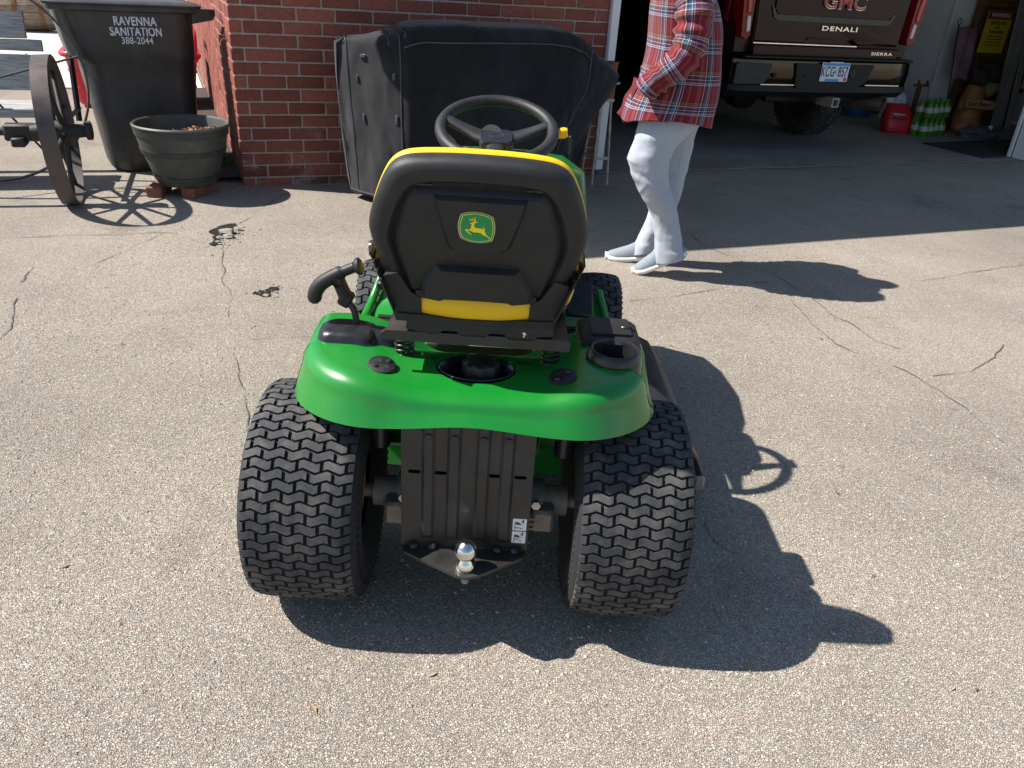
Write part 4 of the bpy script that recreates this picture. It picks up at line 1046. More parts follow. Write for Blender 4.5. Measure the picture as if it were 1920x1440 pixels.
bm = bmesh.new(); prism(bm, [(-.11, .09), (.10, .07), (.10, .155), (-.11, .17)], -.080, -.086, lambda u, v, t: Vector((u, t + v * .16 , v))); obj('printed_panel', bm, M['bag_black'], rg_)
bm = bmesh.new(); prism(bm, [(-.09, .185), (.05, .175), (.05, .20), (-.09, .21)], -.080, -.086, lambda u, v, t: Vector((u, t + v * .25 - .005, v))); obj('printed_strip', bm, M['label_white'], rg_)
cb = empty('plastic_bag', W(7.60, 7.04, .008), WALL_A); tag(cb, 'crumpled thin white plastic bag behind the red sack', 'bag')
bm = bmesh.new(); lump_mesh(bm, (0, 0, .2), .19, 4, .5, 3, (.8, .6, 1.1)); obj('bag_body', bm, M['bag_clear'], cb, 30)
def bottle_pack(loc, label):
    e = empty('bottle_pack', loc, WALL_A + R(8)); tag(e, label, 'bottle pack', 'green bottle packs by the garage wall')
    for i in (-1, 1):
        for j in (-1, 1):
            b = empty('bottle', (i * .051, j * .051, 0), 0, e)
            bm = bmesh.new(); lathe(bm, [(0, 0), (.044, 0), (.05, .012), (.048, .05), (.050, .10), (.048, .125), (.03, .16), (.016, .175), (.016, .183), (0, .183)], 20); obj('bottle_body', bm, M['bottle_green'], b, 50)
            bm = bmesh.new(); lathe(bm, [(.0485, .06), (.0515, .06), (.0512, .112), (.0485, .112)], 20); obj('paper_label', bm, M['label_white'], b, 50)
            bm = bmesh.new(); lathe(bm, [(0, .183), (.017, .183), (.017, .194), (0, .194)], 12); obj('cap', bm, M['bottle_green'], b, 50)
for x, y, z, lb in ((7.70, 6.66, .008, 'pack of green bottles on the garage floor beside the red sack'), (7.93, 6.72, .008, 'pack of green bottles on the garage floor beside the banner pole'), (7.70, 6.66, .203, 'upper pack of green bottles above the one beside the red sack'), (7.93, 6.72, .203, 'upper pack of green bottles nearest the banner pole')):
    bottle_pack(W(x, y, z), lb)
ts = empty('wooden_stand', W(8.02, 7.14, .008), WALL_A); tag(ts, 'small wooden T-shaped stand behind the green bottles', 'stand')
box_obj('post', (0, 0, .24), (.06, .03, .48), M['wood_brown'], ts, .004); box_obj('crossbar', (0, -.02, .47), (.22, .03, .03), M['wood_brown'], ts, .004); box_obj('foot', (0, 0, .012), (.2, .14, .024), M['wood_brown'], ts, .003)
for sx in (-.06, .07): box_obj('peg', (sx, -.03, .50), (.02, .02, .05), M['wood_brown'], ts)
bt = empty('blue_tub', W(7.97, 7.95, .008), 0); tag(bt, 'round blue tub on the garage floor beyond the truck tyre', 'tub')
bm = bmesh.new(); lathe(bm, [(0, 0), (.17, 0), (.2, .2), (.19, .2), (.16, .02), (0, .02)], 30); obj('tub_body', bm, M['tub_blue'], bt, 40)
bm = bmesh.new(); lathe(bm, [(.195, .19), (.212, .19), (.212, .21), (.195, .21), (.195, .19)], 30); obj('rim', bm, M['sticker'], bt, 40)
# rack with signs, banner, bear, boards
rk = empty('board_rack', W(9.0, 7.15, .008), WALL_A); tag(rk, 'brown timber rack standing against the white garage wall', 'rack')
box_obj('back_board', (.20, .10, .95), (1.05, .02, 1.9), M['wood_brown'], rk, .002)
for x in (-.30, .72): box_obj('upright', (x, .05, .95), (.05, .06, 1.9), M['wood_brown'], rk, .004)
for z in (.42, .82, 1.35): box_obj('shelf_rail', (.21, .0, z), (1.1, .04, .05), M['wood_brown'], rk, .004)
ws = empty('warning_sign', W(8.88, 7.075, .86), WALL_A); tag(ws, 'yellow warning sign with a red heading hung on the timber rack', 'sign')
WS = .40
box_obj('sign_sheet', (0, 0, .21), (WS, .006, .44), M['sign_yellow'], ws, .001); box_obj('heading_band', (0, -.004, .385), (WS - .01, .003, .085), M['sign_red'], ws)
for s, z, k in (('WARNING', .385, .062), ('BURGLARS', .305, .052), ('AND', .255, .038), ('TRESPASSERS', .21, .042)):
    text_obj('sign_text', s, k, M['sticker'] if s == 'WARNING' else M['ink'], ws, (0, -.0065, z), RT, .001, .0006, 1.0, 1.0)
for z in (.165, .135, .105, .075): box_obj('sign_line', (0, -.0042, z), (.26, .002, .008), M['ink'], ws)
bn = empty('banner_pole', W(8.20, 6.80, .008), WALL_A); tag(bn, 'thin dark pole with a faded purple banner leaning by the rack', 'banner')
bm = bmesh.new(); tube(bm, [(0, 0, 0), (.10, .30, 1.12)], .007, 8); obj('pole', bm, M['iron_black'], bn, 60)
bm = bmesh.new(); tube(bm, [(.10 + .03 * math.cos(a), .30, 1.15 + .03 * math.sin(a)) for a in [k * .52 for k in range(13)]], .005, 6); obj('ring', bm, M['iron_black'], bn, 60)
bm = bmesh.new(); rings = []
for i in range(13):
    z = 1.10 - i * .045; x0 = .10 * z / 1.12; y0 = .30 * z / 1.12
    rings.append([Vector((x0 + k * .032, y0 + .012 * math.sin(k * 1.1 + i * .3), z - .01 * math.sin(k))) for k in range(10)])
loft(bm, rings, False); o = obj('cloth', bm, M['banner'], bn, 60); sm = o.modifiers.new('thick', 'SOLIDIFY'); sm.thickness = .004
be = empty('carved_bear', W(8.50, 6.80, .008), WALL_A + R(-20)); tag(be, 'carved wooden bear figure holding a small lettered board', 'statue')
metamesh('figure', [((0, 0, .10), .14), ((0, 0, .22), .13), ((0, 0, .34), .12), ((0, -.01, .46), .10), ((-.12, -.06, .30), .05), ((.12, -.06, .30), .05), ((-.09, -.07, .06), .07), ((.09, -.07, .06), .07), ((-.10, -.11, .33), .04), ((.10, -.11, .33), .04)], M['wood_bear'], be, .022)
metamesh('head', [((0, -.02, .60), .10), ((0, -.11, .575), .05), ((-.08, 0, .685), .035), ((.08, 0, .685), .035)], M['bear_dark'], be, .02)
box_obj('base', (0, -.02, .012), (.34, .30, .03), M['wood_brown'], be, .006)
bd = empty('beer_board', (0, -.17, .34), 0, be)
bm = bmesh.new(); prism(bm, [(-.16, -.04), (.15, -.055), (.175, -.02), (.17, .02), (.15, .04), (-.16, .05)], -.012, .012, lambda u, v, t: Vector((u, t, v))); obj('plank', bm, mat('sign_wood', (.40, .25, .10), .7, var=.15, vscale=20), bd, 30)
text_obj('board_text', 'Got Beer?', .07, M['ink'], bd, (0, -.0135, 0), RT, .001, .001, 1.0, 1.0)
b2 = empty('carved_bust', W(8.86, 6.98, .008), WALL_A + R(-10)); tag(b2, 'dark carved head with pale ruff on a stump beside the bear', 'statue')
bm = bmesh.new(); lathe(bm, [(0, 0), (.13, 0), (.11, .1), (.10, .4), (.13, .47), (0, .47)], 18); obj('stump', bm, M['wood_brown'], b2, 40)
metamesh('ruff', [((0, 0, .50), .13), ((-.08, -.04, .48), .06), ((.08, -.04, .48), .06), ((0, -.08, .44), .06)], mat('pale_ruff', (.36, .27, .17), .9, var=.2, vscale=20), b2, .022)
metamesh('head', [((0, -.03, .63), .12), ((0, -.13, .60), .055), ((-.09, 0, .72), .04), ((.09, 0, .72), .04)], M['bear_dark'], b2, .022)
for i, (x, h2, a) in enumerate(((9.22, 1.5, 6), (9.34, 1.3, 5), (9.45, 1.6, 7))):
    o = box_obj('leaning_board', W(x, 7.05, h2 / 2 * math.cos(R(a)) + .012), (.09, .022, h2), M['wood_pale'], None, .003, (R(-a), 0, WALL_A))
    tag(o, ['pale board leaning on the rack nearest the warning sign', 'short pale board leaning on the rack between two longer ones', 'pale board leaning on the rack farthest from the banner'][i], 'board', 'pale boards leaning on the rack')
dm = empty('doormat', W(8.05, 5.93, .009), WALL_A + R(3)); tag(dm, 'dark ribbed doormat lying just inside the garage', 'doormat')
bm = bmesh.new(); bx(bm, (0, 0, .006), (1.5, .72, .012), .004); obj('mat_sheet', bm, M['doormat'], dm, 40)
for k in range(24):
    box_obj('mat_rib', (-.69 + k * .06, 0, .0135), (.03, .64, .005), M['doormat'], dm)
gb = empty('cloth_bundle', W(8.42, 6.52, .008), WALL_A); tag(gb, 'crumpled grey cloth bundle on the floor before the bear', 'cloth')
bm = bmesh.new(); lump_mesh(bm, (0, 0, .05), .16, 9, .7, 3, (1.3, .8, .45)); obj('cloth_heap', bm, M['grey_cloth'], gb, 60)
bm = bmesh.new(); lump_mesh(bm, (.1, -.05, .115), .025, 2, .1, 2); obj('white_knob', bm, M['sticker'], gb, 60)
# ================================================================== riding mower (built in its own frame: +y ahead, origin on the ground under the rear axle)
mw = empty('riding_mower', (-.078, 1.52, 0), R(1.2))
tag(mw, 'green and yellow riding mower seen from behind on the driveway', 'riding mower')
def mp(name, bm, m, smooth=40, parent=None, loc=None, rot=None): return obj(name, bm, m, parent or mw, smooth, loc, rot)

def lawn_tyre(parent, rad, width, rows, per, tread_h, crown=.006, m=None, inner=.105):
    """turf tyre: rounded carcass plus zigzag tread blocks"""
    h = width / 2
    def rx(x):                                   # carcass radius across the tread
        k = abs(x) / h
        return rad - tread_h - crown * k ** 2 - .010 * max(0, (k - .86) / .14) ** 2
    bm = bmesh.new()
    prof = [(inner, -h * .80), (inner + .02, -h * .92), (rad * .62, -h * 1.03), (rad * .78, -h * 1.05), (rx(h * .97) - .004, -h * 1.0)]
    prof += [(rx(x), x) for x in [h * t for t in (-.93, -.8, -.6, -.4, -.2, 0, .2, .4, .6, .8, .93)]]
    prof += [(rx(h * .97) - .004, h * 1.0), (rad * .78, h * 1.05), (rad * .62, h * 1.03), (inner + .02, h * .92), (inner, h * .80)]
    lathe(bm, prof, 96, 'X')
    obj('carcass', bm, M['rubber_dark'], parent, 50)
    bm = bmesh.new(); da = 2 * math.pi / rows; groove = .0052 / rad; slot = .0075; tw = h * .955; amp = .21 * da
    zig = lambda x: amp * (abs(((x / per + .25) % 1) - .5) * 4 - 1)
    for rI in range(rows):
        a0 = rI * da; ph = 0 if rI % 2 == 0 else .5
        cuts = [-tw]; k = math.floor(-tw / per) - 1
        while True:
            c = (k + ph) * per; k += 1
            if c > tw - .012: break
            if c > -tw + .012: cuts.append(c)
        cuts.append(tw)
        for i in range(len(cuts) - 1):
            x0 = cuts[i] + (slot / 2 if i else 0); x1 = cuts[i + 1] - (slot / 2 if i < len(cuts) - 2 else 0)
            xs = sorted({x0, x1, *[q * per / 4 + 0 for q in range(-30, 31) if x0 + .004 < q * per / 4 < x1 - .004]})
            top, bot = [], []
            for x in xs:
                for sgn in (-1, 1):
                    a = a0 + zig(x) + sgn * (da / 2 - groove / 2); r1 = rx(x) + tread_h; r0 = rx(x) - .001
                    top.append(bm.verts.new((x, r1 * math.cos(a), r1 * math.sin(a)))); bot.append(bm.verts.new((x, r0 * math.cos(a), r0 * math.sin(a))))
            n = len(xs)
            for j in range(n - 1):
                a_, b_, c_, d_ = 2 * j, 2 * j + 1, 2 * j + 3, 2 * j + 2
                bm.faces.new((top[a_], top[b_], top[c_], top[d_]))
                bm.faces.new((top[a_], top[d_], bot[d_], bot[a_])); bm.faces.new((top[b_], bot[b_], bot[c_], top[c_]))
            bm.faces.new((top[0], bot[0], bot[1], top[1])); bm.faces.new((top[-2], top[-1], bot[-1], bot[-2]))
    obj('tread', bm, m or M['rubber'], parent, 28)
    # shoulder ribs on both side walls
    bm = bmesh.new()
    for s in (-1, 1):
        for k in range(rows):
            a = (k + .5) * da; c, sn = math.cos(a), math.sin(a); cr = rad * .80
            bx(bm, (s * h * 1.036, cr * c, cr * sn), (.0035, .024, .003), 0, (a, 0, 0))
    obj('shoulder_ribs', bm, M['rubber_dark'], parent)['kind'] = 'stuff'
def rim(parent, r, w_, side):
    bm = bmesh.new(); lathe(bm, [(0, side * w_ * .12), (r * .35, side * w_ * .14), (r * .42, side * w_ * .05), (r * .8, side * w_ * .02), (r * .92, side * w_ * .40), (r, side * w_ * .42), (r, -side * w_ * .42), (r * .9, -side * w_ * .40), (r * .8, -side * w_ * .03), (0, -side * w_ * .03)], 40, 'X'); obj('rim', bm, M['yellow_paint'], parent, 40)
for s in (-1, 1):
    w = empty('rear_wheel', (s * .352, 0, .250), 0, mw); w.rotation_euler = (R(2 if s > 0 else 5), 0, 0)
    lawn_tyre(w, .254, .240, 72, .050, .0065); rim(w, .115, .20, s)
    w = empty('front_wheel', (s * .40, 1.23, .190), 0, mw)
    lawn_tyre(w, .190, .150, 44, .05, .006, .008, inner=.085); rim(w, .092, .13, s)
    bm = bmesh.new(); tube(bm, [(s * .40, 1.23, .19), (s * .28, 1.23, .21)], .016, 10); mp('front_spindle', bm, M['black_metal'])
bm = bmesh.new(); bx(bm, (0, 1.23, .235), (.60, .06, .06), .006); mp('front_axle', bm, M['black_metal'], 35)

# ---- transaxle castings and frame
bm = bmesh.new(); tube(bm, [(-.25, 0, .250), (.25, 0, .250)], .016, 12); mp('drive_axle', bm, M['cast'], 50)
for s in (-1, 1):
    bm = bmesh.new()
    tube(bm, [(s * .225, 0, .252), (s * .165, 0, .252)], .036, 18); tube(bm, [(s * .165, 0, .252), (s * .10, 0, .26)], .048, 18)
    bx(bm, (s * .168, -.052, .240), (.052, .05, .060), .008); bx(bm, (s * .125, -.055, .235), (.05, .03, .042), .005)
    for dz in (-.014, 0, .014): bx(bm, (s * .128, -.072, .235 + dz), (.045, .008, .005))
    mp('axle_housing', bm, M['cast'], 40)
    bm = bmesh.new(); lathe(bm, [(0, 0), (.011, 0), (.011, .012), (.006, .016), (0, .016)], 6, 'Y'); mp('housing_bolt', bm, M['zinc'], None, loc=(s * .150, -.075, .285))
    bm = bmesh.new(); bx(bm, (s * .155, .60, .36), (.006, .9, .16)); mp('frame_rail', bm, M['green'], 30)
    bm = bmesh.new(); bx(bm, (s * .195, .10, .43), (.075, .006, .20 if s > 0 else .10)); mp('inner_liner', bm, M['green'], 30)
    bm = bmesh.new(); tube(bm, [(s * .20, -.06, .42), (s * .20, -.06, .56)], .022, 12); mp('damper', bm, M['black_gloss'], 50)
bm = bmesh.new(); bx(bm, (0, .02, .30), (.20, .18, .18), .02); mp('transaxle', bm, M['black_metal'], 40)
bm = bmesh.new(); bx(bm, (-.185, .02, .40), (.055, .10, .006)); bx(bm, (-.215, .08, .46), (.006, .1, .12)); mp('bracket', bm, M['green'])

# ---- rear plate with ribs, slots, stickers and the tow hitch
PY = -.158
rp = empty('rear_plate', (0, 0, 0), 0, mw)
PL, PRr, PB, PT = -.140, .130, .225, .532
def column_ribs():
    """pressed sheet: flat lands and shallow raised ribs, slots laid on as dark patches"""
    xs = [PL, -.100, -.094, -.078, -.072, -.048, -.042, -.024, -.018, .012, .018, .036, .042, .062, .068, .086, .092, PRr]
    up = [0, 0, 1, 1, 0, 0, 1, 1, 0, 0, 1, 1, 0, 0, 1, 1, 0, 0]
    bm = bmesh.new(); rings = []
    for z, k in ((PB, 0), (PB + .02, 0), (PB + .032, 1), (PT - .03, 1), (PT, 1)):
        rings.append([Vector((x, PY - (.006 * u * k), z)) for x, u in zip(xs, up)])
    loft(bm, rings, False)
    return bm
obj('ribbed_sheet', column_ribs(), M['black_metal'], rp, 25)
for s, x in ((-1, PL), (1, PRr)):
    bm = bmesh.new(); bx(bm, (x + s * .001, PY + .045, (PB + PT) / 2), (.003, .09, PT - PB)); obj('side_flange', bm, M['black_metal'], rp)
def slot_at(x, z, w_, h_, m, name):
    bm = bmesh.new(); pts = []
    r = min(w_, h_) / 2
    for cx2, cz2, a0 in (((w_ / 2 - r), (h_ / 2 - r), 0), (-(w_ / 2 - r), (h_ / 2 - r), 90), (-(w_ / 2 - r), -(h_ / 2 - r), 180), ((w_ / 2 - r), -(h_ / 2 - r), 270)):
        for k in range(5): pts.append((cx2 + r * math.cos(R(a0 + k * 22.5)), cz2 + r * math.sin(R(a0 + k * 22.5))))
    prism(bm, pts, PY - .0006, PY + .0010, lambda u, v, t: Vector((x + u, t, z + v))); obj(name, bm, m, rp)
for x, z in ((-.115, .417), (-.060, .417), (.052, .417), (.106, .417)): slot_at(x, z, .026, .008, M['slot_shade'], 'slot')  # nothing is cut: the dark inside each slot is painted on
slot_at(.077, .330, .007, .040, M['zinc'], 'slot')
for x in (-.086, -.033, .027, .077):
    bm = bmesh.new(); lump_mesh(bm, (x, PY - .006, .508), .009, 1, 0, 2, (1, .5, .8)); obj('pressed_boss', bm, M['black_metal'], rp, 50)
def sticker_at(x, z, kind):
    st = empty('warning_sticker', (x, PY - .0012, z), 0, rp)
    bm = bmesh.new(); bx(bm, (0, 0, 0), (.030, .0012, .031), .0); obj('sticker_sheet', bm, M['sticker'], st)
    bm = bmesh.new(); g = lambda a, b, w_, h_, r=0: bx(bm, (a, -.0012, b), (w_, .0008, h_), 0, (0, r, 0))
    g(-.006, .005, .008, .0035); g(-.001, .0035, .005, .0025, .4); g(.0075, .008, .0025, .006); g(.0075, .0125, .003, .0025); g(.005, .008, .005, .001, .6); g(-.003, .0008, .016, .0008)
    for q in (-.008, -.004, 0): g(q, .0018, .0018, .0018)
    g(-.010, -.008, .0012, .010); g(-.004, -.0045 if kind else -.008, .010, .001); g(.004, -.009, .005, .0012)
    obj('pictogram', bm, M['ink'], st)
sticker_at(.1125, .296, 0); sticker_at(.1125, .262, 1)
bm = bmesh.new(); prism(bm, [(PL, PY), (PRr, PY), (PRr - .006, PY - .022), (.028, PY - .088), (.006, PY - .096), (-.018, PY - .090), (PL + .006, PY - .022)], .216, .223, lambda u, v, t: Vector((u, v, t)))
hp = obj('hitch_plate', bm, M['black_metal'], rp, 30)
for x in (-.115, -.075, .068, .105):
    bm = bmesh.new(); lump_mesh(bm, (x, PY - .006, .228), .011, 1, 0, 2, (1, 1, .8)); obj('pressed_boss', bm, M['black_metal'], rp, 50)
hb = empty('hitch_ball', (.002, PY - .062, .223), 0, rp)
bm = bmesh.new(); lathe(bm, [(0, .0), (.0215, 0), (.0225, .004), (.0215, .012), (.0165, .020), (.014, .026)] + [(.0245 * math.cos(a), .045 + .0245 * math.sin(a)) for a in [R(x) for x in (-52, -35, -18, 0, 18, 36, 54, 66)]] + [(.0095, .0678), (0, .0678)], 32); obj('ball', bm, M['chrome'], hb, 60)
bm = bmesh.new(); lathe(bm, [(0, -.022), (.0165, -.022), (.0165, -.008), (0, -.008)], 6); lathe(bm, [(0, -.040), (.0085, -.040), (.0085, -.02), (0, -.02)], 14); obj('hitch_nut', bm, M['cast'], hb, 30)

# ---- fender deck
def fender():
    NT = 168; HX, YR, RAD, YFWD = .392, -.190, .175, .40
    side = YFWD - (YR + RAD); corner = RAD * math.pi / 2; back = 2 * (HX - RAD); tot = 2 * side + 2 * corner + back
    def outline(t, off):
        s = t * tot; hx, yr, r = HX - off, YR + off, RAD - off * .6
        if s < side: return Vector((-hx, YFWD - s, 0)), Vector((-1, 0, 0))
        s -= side
        if s < corner:
            a = s / RAD; c = Vector((-hx + r, yr + r, 0)); d = Vector((-math.cos(a), -math.sin(a), 0)); return c + d * r, d
        s -= corner
        if s < back:
            return Vector((-hx + r + (2 * (hx - r)) * s / back, yr, 0)), Vector((0, -1, 0))
        s -= back
        if s < corner:
            a = s / RAD; c = Vector((hx - r, yr + r, 0)); d = Vector((math.sin(a), -math.cos(a), 0)); return c + d * r, d
        s -= corner
        return Vector((hx, YR + RAD + s, 0)), Vector((1, 0, 0))
    def ztop(x, y):
        ax_ = abs(x)
        z = .606 + .020 * sstep(.12, .27, ax_) + .006 * sstep(-.10, .02, y) * sstep(.16, .26, ax_)
        z -= .008 * sstep(-.04, -.14, y) * sstep(.20, .06, ax_)
        z += .008 * math.exp(-((ax_ - .30) / .07) ** 2) * sstep(-.02, .08, y)
        z -= .05 * sstep(.20, .08, ax_) * sstep(.02, .12, y)          # trough under the seat
        e = (x / .078) ** 2 + ((y + .034) / .058) ** 2                  # fuel filler well
        z -= .045 * sstep(1.25, .72, e)
        z -= .075 * sstep(1.35, .62, ((x - .294) / .050) ** 2 + ((y - .010) / .050) ** 2)
        z -= .30 * sstep(.13, .30, y) * 1.0                             # front runs down to the foot boards
        return z
    bm = bmesh.new(); rings = []
    IN = [k / 34 for k in range(35)]
    for i in range(NT + 1):
        t = i / NT; o0, nrm = outline(t, .062)
        spine = Vector((0, max(min(o0.y, .38), -.055), 0)); row = []
        for s in IN:
            p = spine.lerp(o0, s); row.append(Vector((p.x, p.y, ztop(p.x, p.y))))
        zt = row[-1].z
        rear = sstep(.05, -.15, o0.y)
        zb = .520 + .014 * rear + .016 * rear * math.exp(-(o0.x / .12) ** 2)
        zb = min(zb, zt - .03)
        for k in range(1, 7):
            a = k / 6 * math.pi / 2; hh = min(.036, (zt - zb) * .5)
            q = o0 + nrm * (.040 * math.sin(a)); row.append(Vector((q.x, q.y, zt - hh * (1 - math.cos(a)))))
        z1 = row[-1].z
        for k in range(1, 5):
            q = o0 + nrm * (.040 + .022 * k / 4); row.append(Vector((q.x, q.y, z1 + (zb - z1) * k / 4)))
        q = o0 + nrm * .056; row.append(Vector((q.x, q.y, zb - .001))); row.append(Vector((q.x - nrm.x * .006, q.y - nrm.y * .006, zb + .012)))
        row.append(Vector((q.x - nrm.x * .02, q.y - nrm.y * .02, zt - .03)))
        rings.append(row)
    loft(bm, rings, False)
    bmesh.ops.remove_doubles(bm, verts=bm.verts[:], dist=.0006)
    return bm, ztop
fb, ztop = fender()
fd = mp('fender', fb, M['green'], 60)
# fuel well liner and cap
bm = bmesh.new(); lathe(bm, [(1.0, .004), (1.03, .002), (.97, -.004), (.90, -.02), (.82, -.034), (0, -.036)], 48, 'Z', (0, 0, 0), False, False, .078, .058)
fw = mp('fuel_well', bm, M['black_gloss'], 60, None, (.0, -.034, .6015))
bm = bmesh.new(); prof = [(.0, .034), (.028, .034), (.036, .030), (.038, .022), (.038, .0), (.034, -.022), (0, -.022)]; rings = []
for r, z in prof:
    rings.append([Vector((r * (1 + (.07 * math.cos(k * 2 * math.pi / 8) if r > .03 and z > -.01 else 0)) * math.cos(2 * math.pi * k / 64), r * (1 + (.07 * math.cos(k * 2 * math.pi / 8) if r > .03 and z > -.01 else 0)) * math.sin(2 * math.pi * k / 64), z)) for k in range(64)])
loft(bm, rings); mp('fuel_cap', bm, M['black'], 45, None, (.010, -.034, .590))
bm = bmesh.new(); lathe(bm, [(0, -.024), (.033, -.024), (.034, -.012), (0, -.012)], 32); mp('filler_neck', bm, M['zinc'], 40, None, (.010, -.034, .586))
# deck discs with screws; holes are dark spots, their shade put into the colour
for s in (-1, 1):
    x, y = s * .186 - .006, -.078; dz = ztop(x, y)
    dc = empty('mounting_disc', (x, y, dz + .004), 0, mw); dc.rotation_euler = (R(9), R(-s * 9), 0)
    bm = bmesh.new(); lathe(bm, [(0, .004), (.026, .004), (.0285, .0025), (.0295, -.006), (0, -.006)], 40); obj('disc', bm, M['black'], dc, 35)
    for q, (a, b, r) in enumerate(((-.010, .008, .0085), (.009, -.010, .007))):
        bm = bmesh.new(); lathe(bm, [(0, .0044), (r, .0048), (r, .0040), (0, .0038)], 20); obj('hole', bm, M['ink'], dc, 30, loc=(a, b, 0))
    for a, b in ((.012, .011), (-.012, -.012)):
        bm = bmesh.new(); lathe(bm, [(0, .0085), (.0035, .0085), (.0055, .006), (.0055, .004), (0, .004)], 14); obj('screw', bm, M['black_metal'], dc, 40, loc=(a, b, 0))
# seat springs
for x in (-.158, .158):
    bm = bmesh.new(); pts = []
    for k in range(97):
        a = k / 96 * 2 * math.pi * 6.4; pts.append((x + .0195 * math.cos(a), .012 + .0195 * math.sin(a), .600 + .074 * k / 96))
    tube(bm, pts, .0032, 8); mp('seat_spring', bm, M['black_gloss'], 60)

# ---- seat
ST = Matrix.Translation((-.006, -.062, .734)) @ Matrix.Rotation(R(13), 4, 'X') @ Matrix.Diagonal((.94, 1, .900, 1))          # leans back
seat = empty('seat', (0, 0, 0), 0, mw)
HALF = [(0.0, -.005), (.10, -.006), (.150, -.004), (.166, .004), (.176, .03), (.190, .085), (.206, .145), (.2165, .19), (.2165, .215), (.210, .245), (.197, .285), (.184, .315), (.170, .337), (.150, .352), (.120, .360), (.06, .3645), (0, .3655)]
HALF = [HALF[0]] + [(v.x, v.y) for v in spline([(x, z, 0) for x, z in HALF], 4)[1:-1]] + [HALF[-1]]
def seat_outline(k, dz=0.0):
    """front view of the back shell, scaled about its middle"""
    cz = .19; pts = [(x * k, cz + (z - cz) * k + dz) for x, z in HALF]
    full_ = pts + [(-x, z) for x, z in reversed(pts[1:-1])]
    return full_
def ring3(k, y, dz=0.0, rnd=0): return [ST @ Vector((x, y, z)) for x, z in seat_outline(k, dz)]
bm = bmesh.new()
loft(bm, [ring3(.97, .034), ring3(1.0, .030), ring3(1.0, .016), ring3(.985, .005), ring3(.955, -.001), ring3(.90, -.006), ring3(.825, -.0075, -.010), ring3(.805, -.003, -.012), ring3(.785, .006, -.013), ring3(.775, .007, -.013)], True, False, True)
shell = obj('back_shell', bm, M['black'], seat, 32)
def seat_poly(bm, poly, y0, y1, k=1.0, inset=.012):
    """raised pad with sloping flanks on the shell"""
    c = Vector((sum(p[0] for p in poly) / len(poly), sum(p[1] for p in poly) / len(poly)))
    a = [ST @ Vector((x, y0, z)) for x, z in poly]
    def ins(p, d):
        v = Vector(p) - c; l = v.length; return c + v * ((l - d) / l)
    b = [ST @ Vector((ins(p, inset * .85).x, y1 + .0012, ins(p, inset * .85).y)) for p in poly]; b2 = [ST @ Vector((ins(p, inset).x, y1, ins(p, inset).y)) for p in poly]
    loft(bm, [a, b, b2], True, False, True)
bm = bmesh.new(); rec = [(-.147, .055), (-.172, .16), (-.171, .20), (-.145, .285), (-.128, .303), (.128, .303), (.145, .285), (.171, .20), (.172, .16), (.147, .055), (.12, .046), (-.12, .046)]
seat_poly(bm, rec, .008, -.006, inset=.02); obj('inner_panel', bm, M['black'], seat, 30)
bm = bmesh.new(); seat_poly(bm, [(-.088, .292), (-.082, .255), (-.062, .178), (-.050, .168), (.050, .168), (.066, .178), (.088, .255), (.094, .292)], -.004, -.015, inset=.010); obj('badge_pad', bm, M['black'], seat, 30)
bm = bmesh.new(); seat_poly(bm, [(-.115, .055), (-.118, .085), (-.085, .132), (.09, .132), (.122, .085), (.120, .055)], -.004, -.021, inset=.016); obj('lower_pad', bm, M['black'], seat, 30)
for sg in (-1, 1):
    bm = bmesh.new(); tube(bm, spline([ST @ Vector((sg * x, -.0015, z)) for x, z in [(.158, .06), (.184, .16), (.183, .20), (.158, .285), (.14, .309), (.09, .312)]], 6), .0035, 6)
    obj('panel_bead', bm, M['black_gloss'], seat, 60)
# cushion: yellow vinyl, proud of the shell along its top and sides
bm = bmesh.new()
loft(bm, [ring3(.95, .024, .002), ring3(.985, .029, .003), ring3(.998, .035, .004), ring3(.998, .045, .003), ring3(.975, .058), ring3(.91, .074), ring3(.82, .085), ring3(.5, .095)], True, True, True)
obj('back_cushion', bm, M['yellow'], seat, 60)
# lower frame: arms, window with yellow vinyl, bottom bar
def slab_poly(poly, y0, y1, m, name, sm=30, bev=.004):
    bm = bmesh.new(); prism(bm, poly, y0, y1, lambda u, v, t: ST @ Vector((u, t, v)))
    return obj(name, bm, m, seat, sm)
slab_poly([(-.168, -.012), (-.112, -.012), (-.114, .047), (-.135, .062), (-.160, .11), (-.190, .10), (-.178, .035)], -.012, .05, M['black'], 'frame_arm')
slab_poly([(.168, -.012), (.112, -.012), (.114, .047), (.135, .062), (.160, .11), (.190, .10), (.178, .035)], -.012, .05, M['black'], 'frame_arm')
slab_poly([(-.168, -.012), (.168, -.012), (.165, .008), (.112, .006), (.05, .000), (-.05, .000), (-.112, .006), (-.165, .008)], -.016, .05, M['black'], 'bottom_bar')
slab_poly([(-.125, .050), (-.08, .042), (0, .036), (.08, .042), (.125, .050), (.125, .066), (-.125, .066)], -.010, .03, M['black'], 'window_lip')
bm = bmesh.new(); rings = []
for i in range(21):
    x = -.116 + .232 * i / 20; bow = .006 * (1 - (x / .116) ** 2)
    rings.append([ST @ Vector((x, yy, zz)) for yy, zz in ((.02, -.008), (-.006 - bow, .000), (-.0085 - bow, .02), (-.006 - bow, .046), (.02, .062))])
loft(bm, rings, False); obj('window_vinyl', bm, M['yellow'], seat, 60)
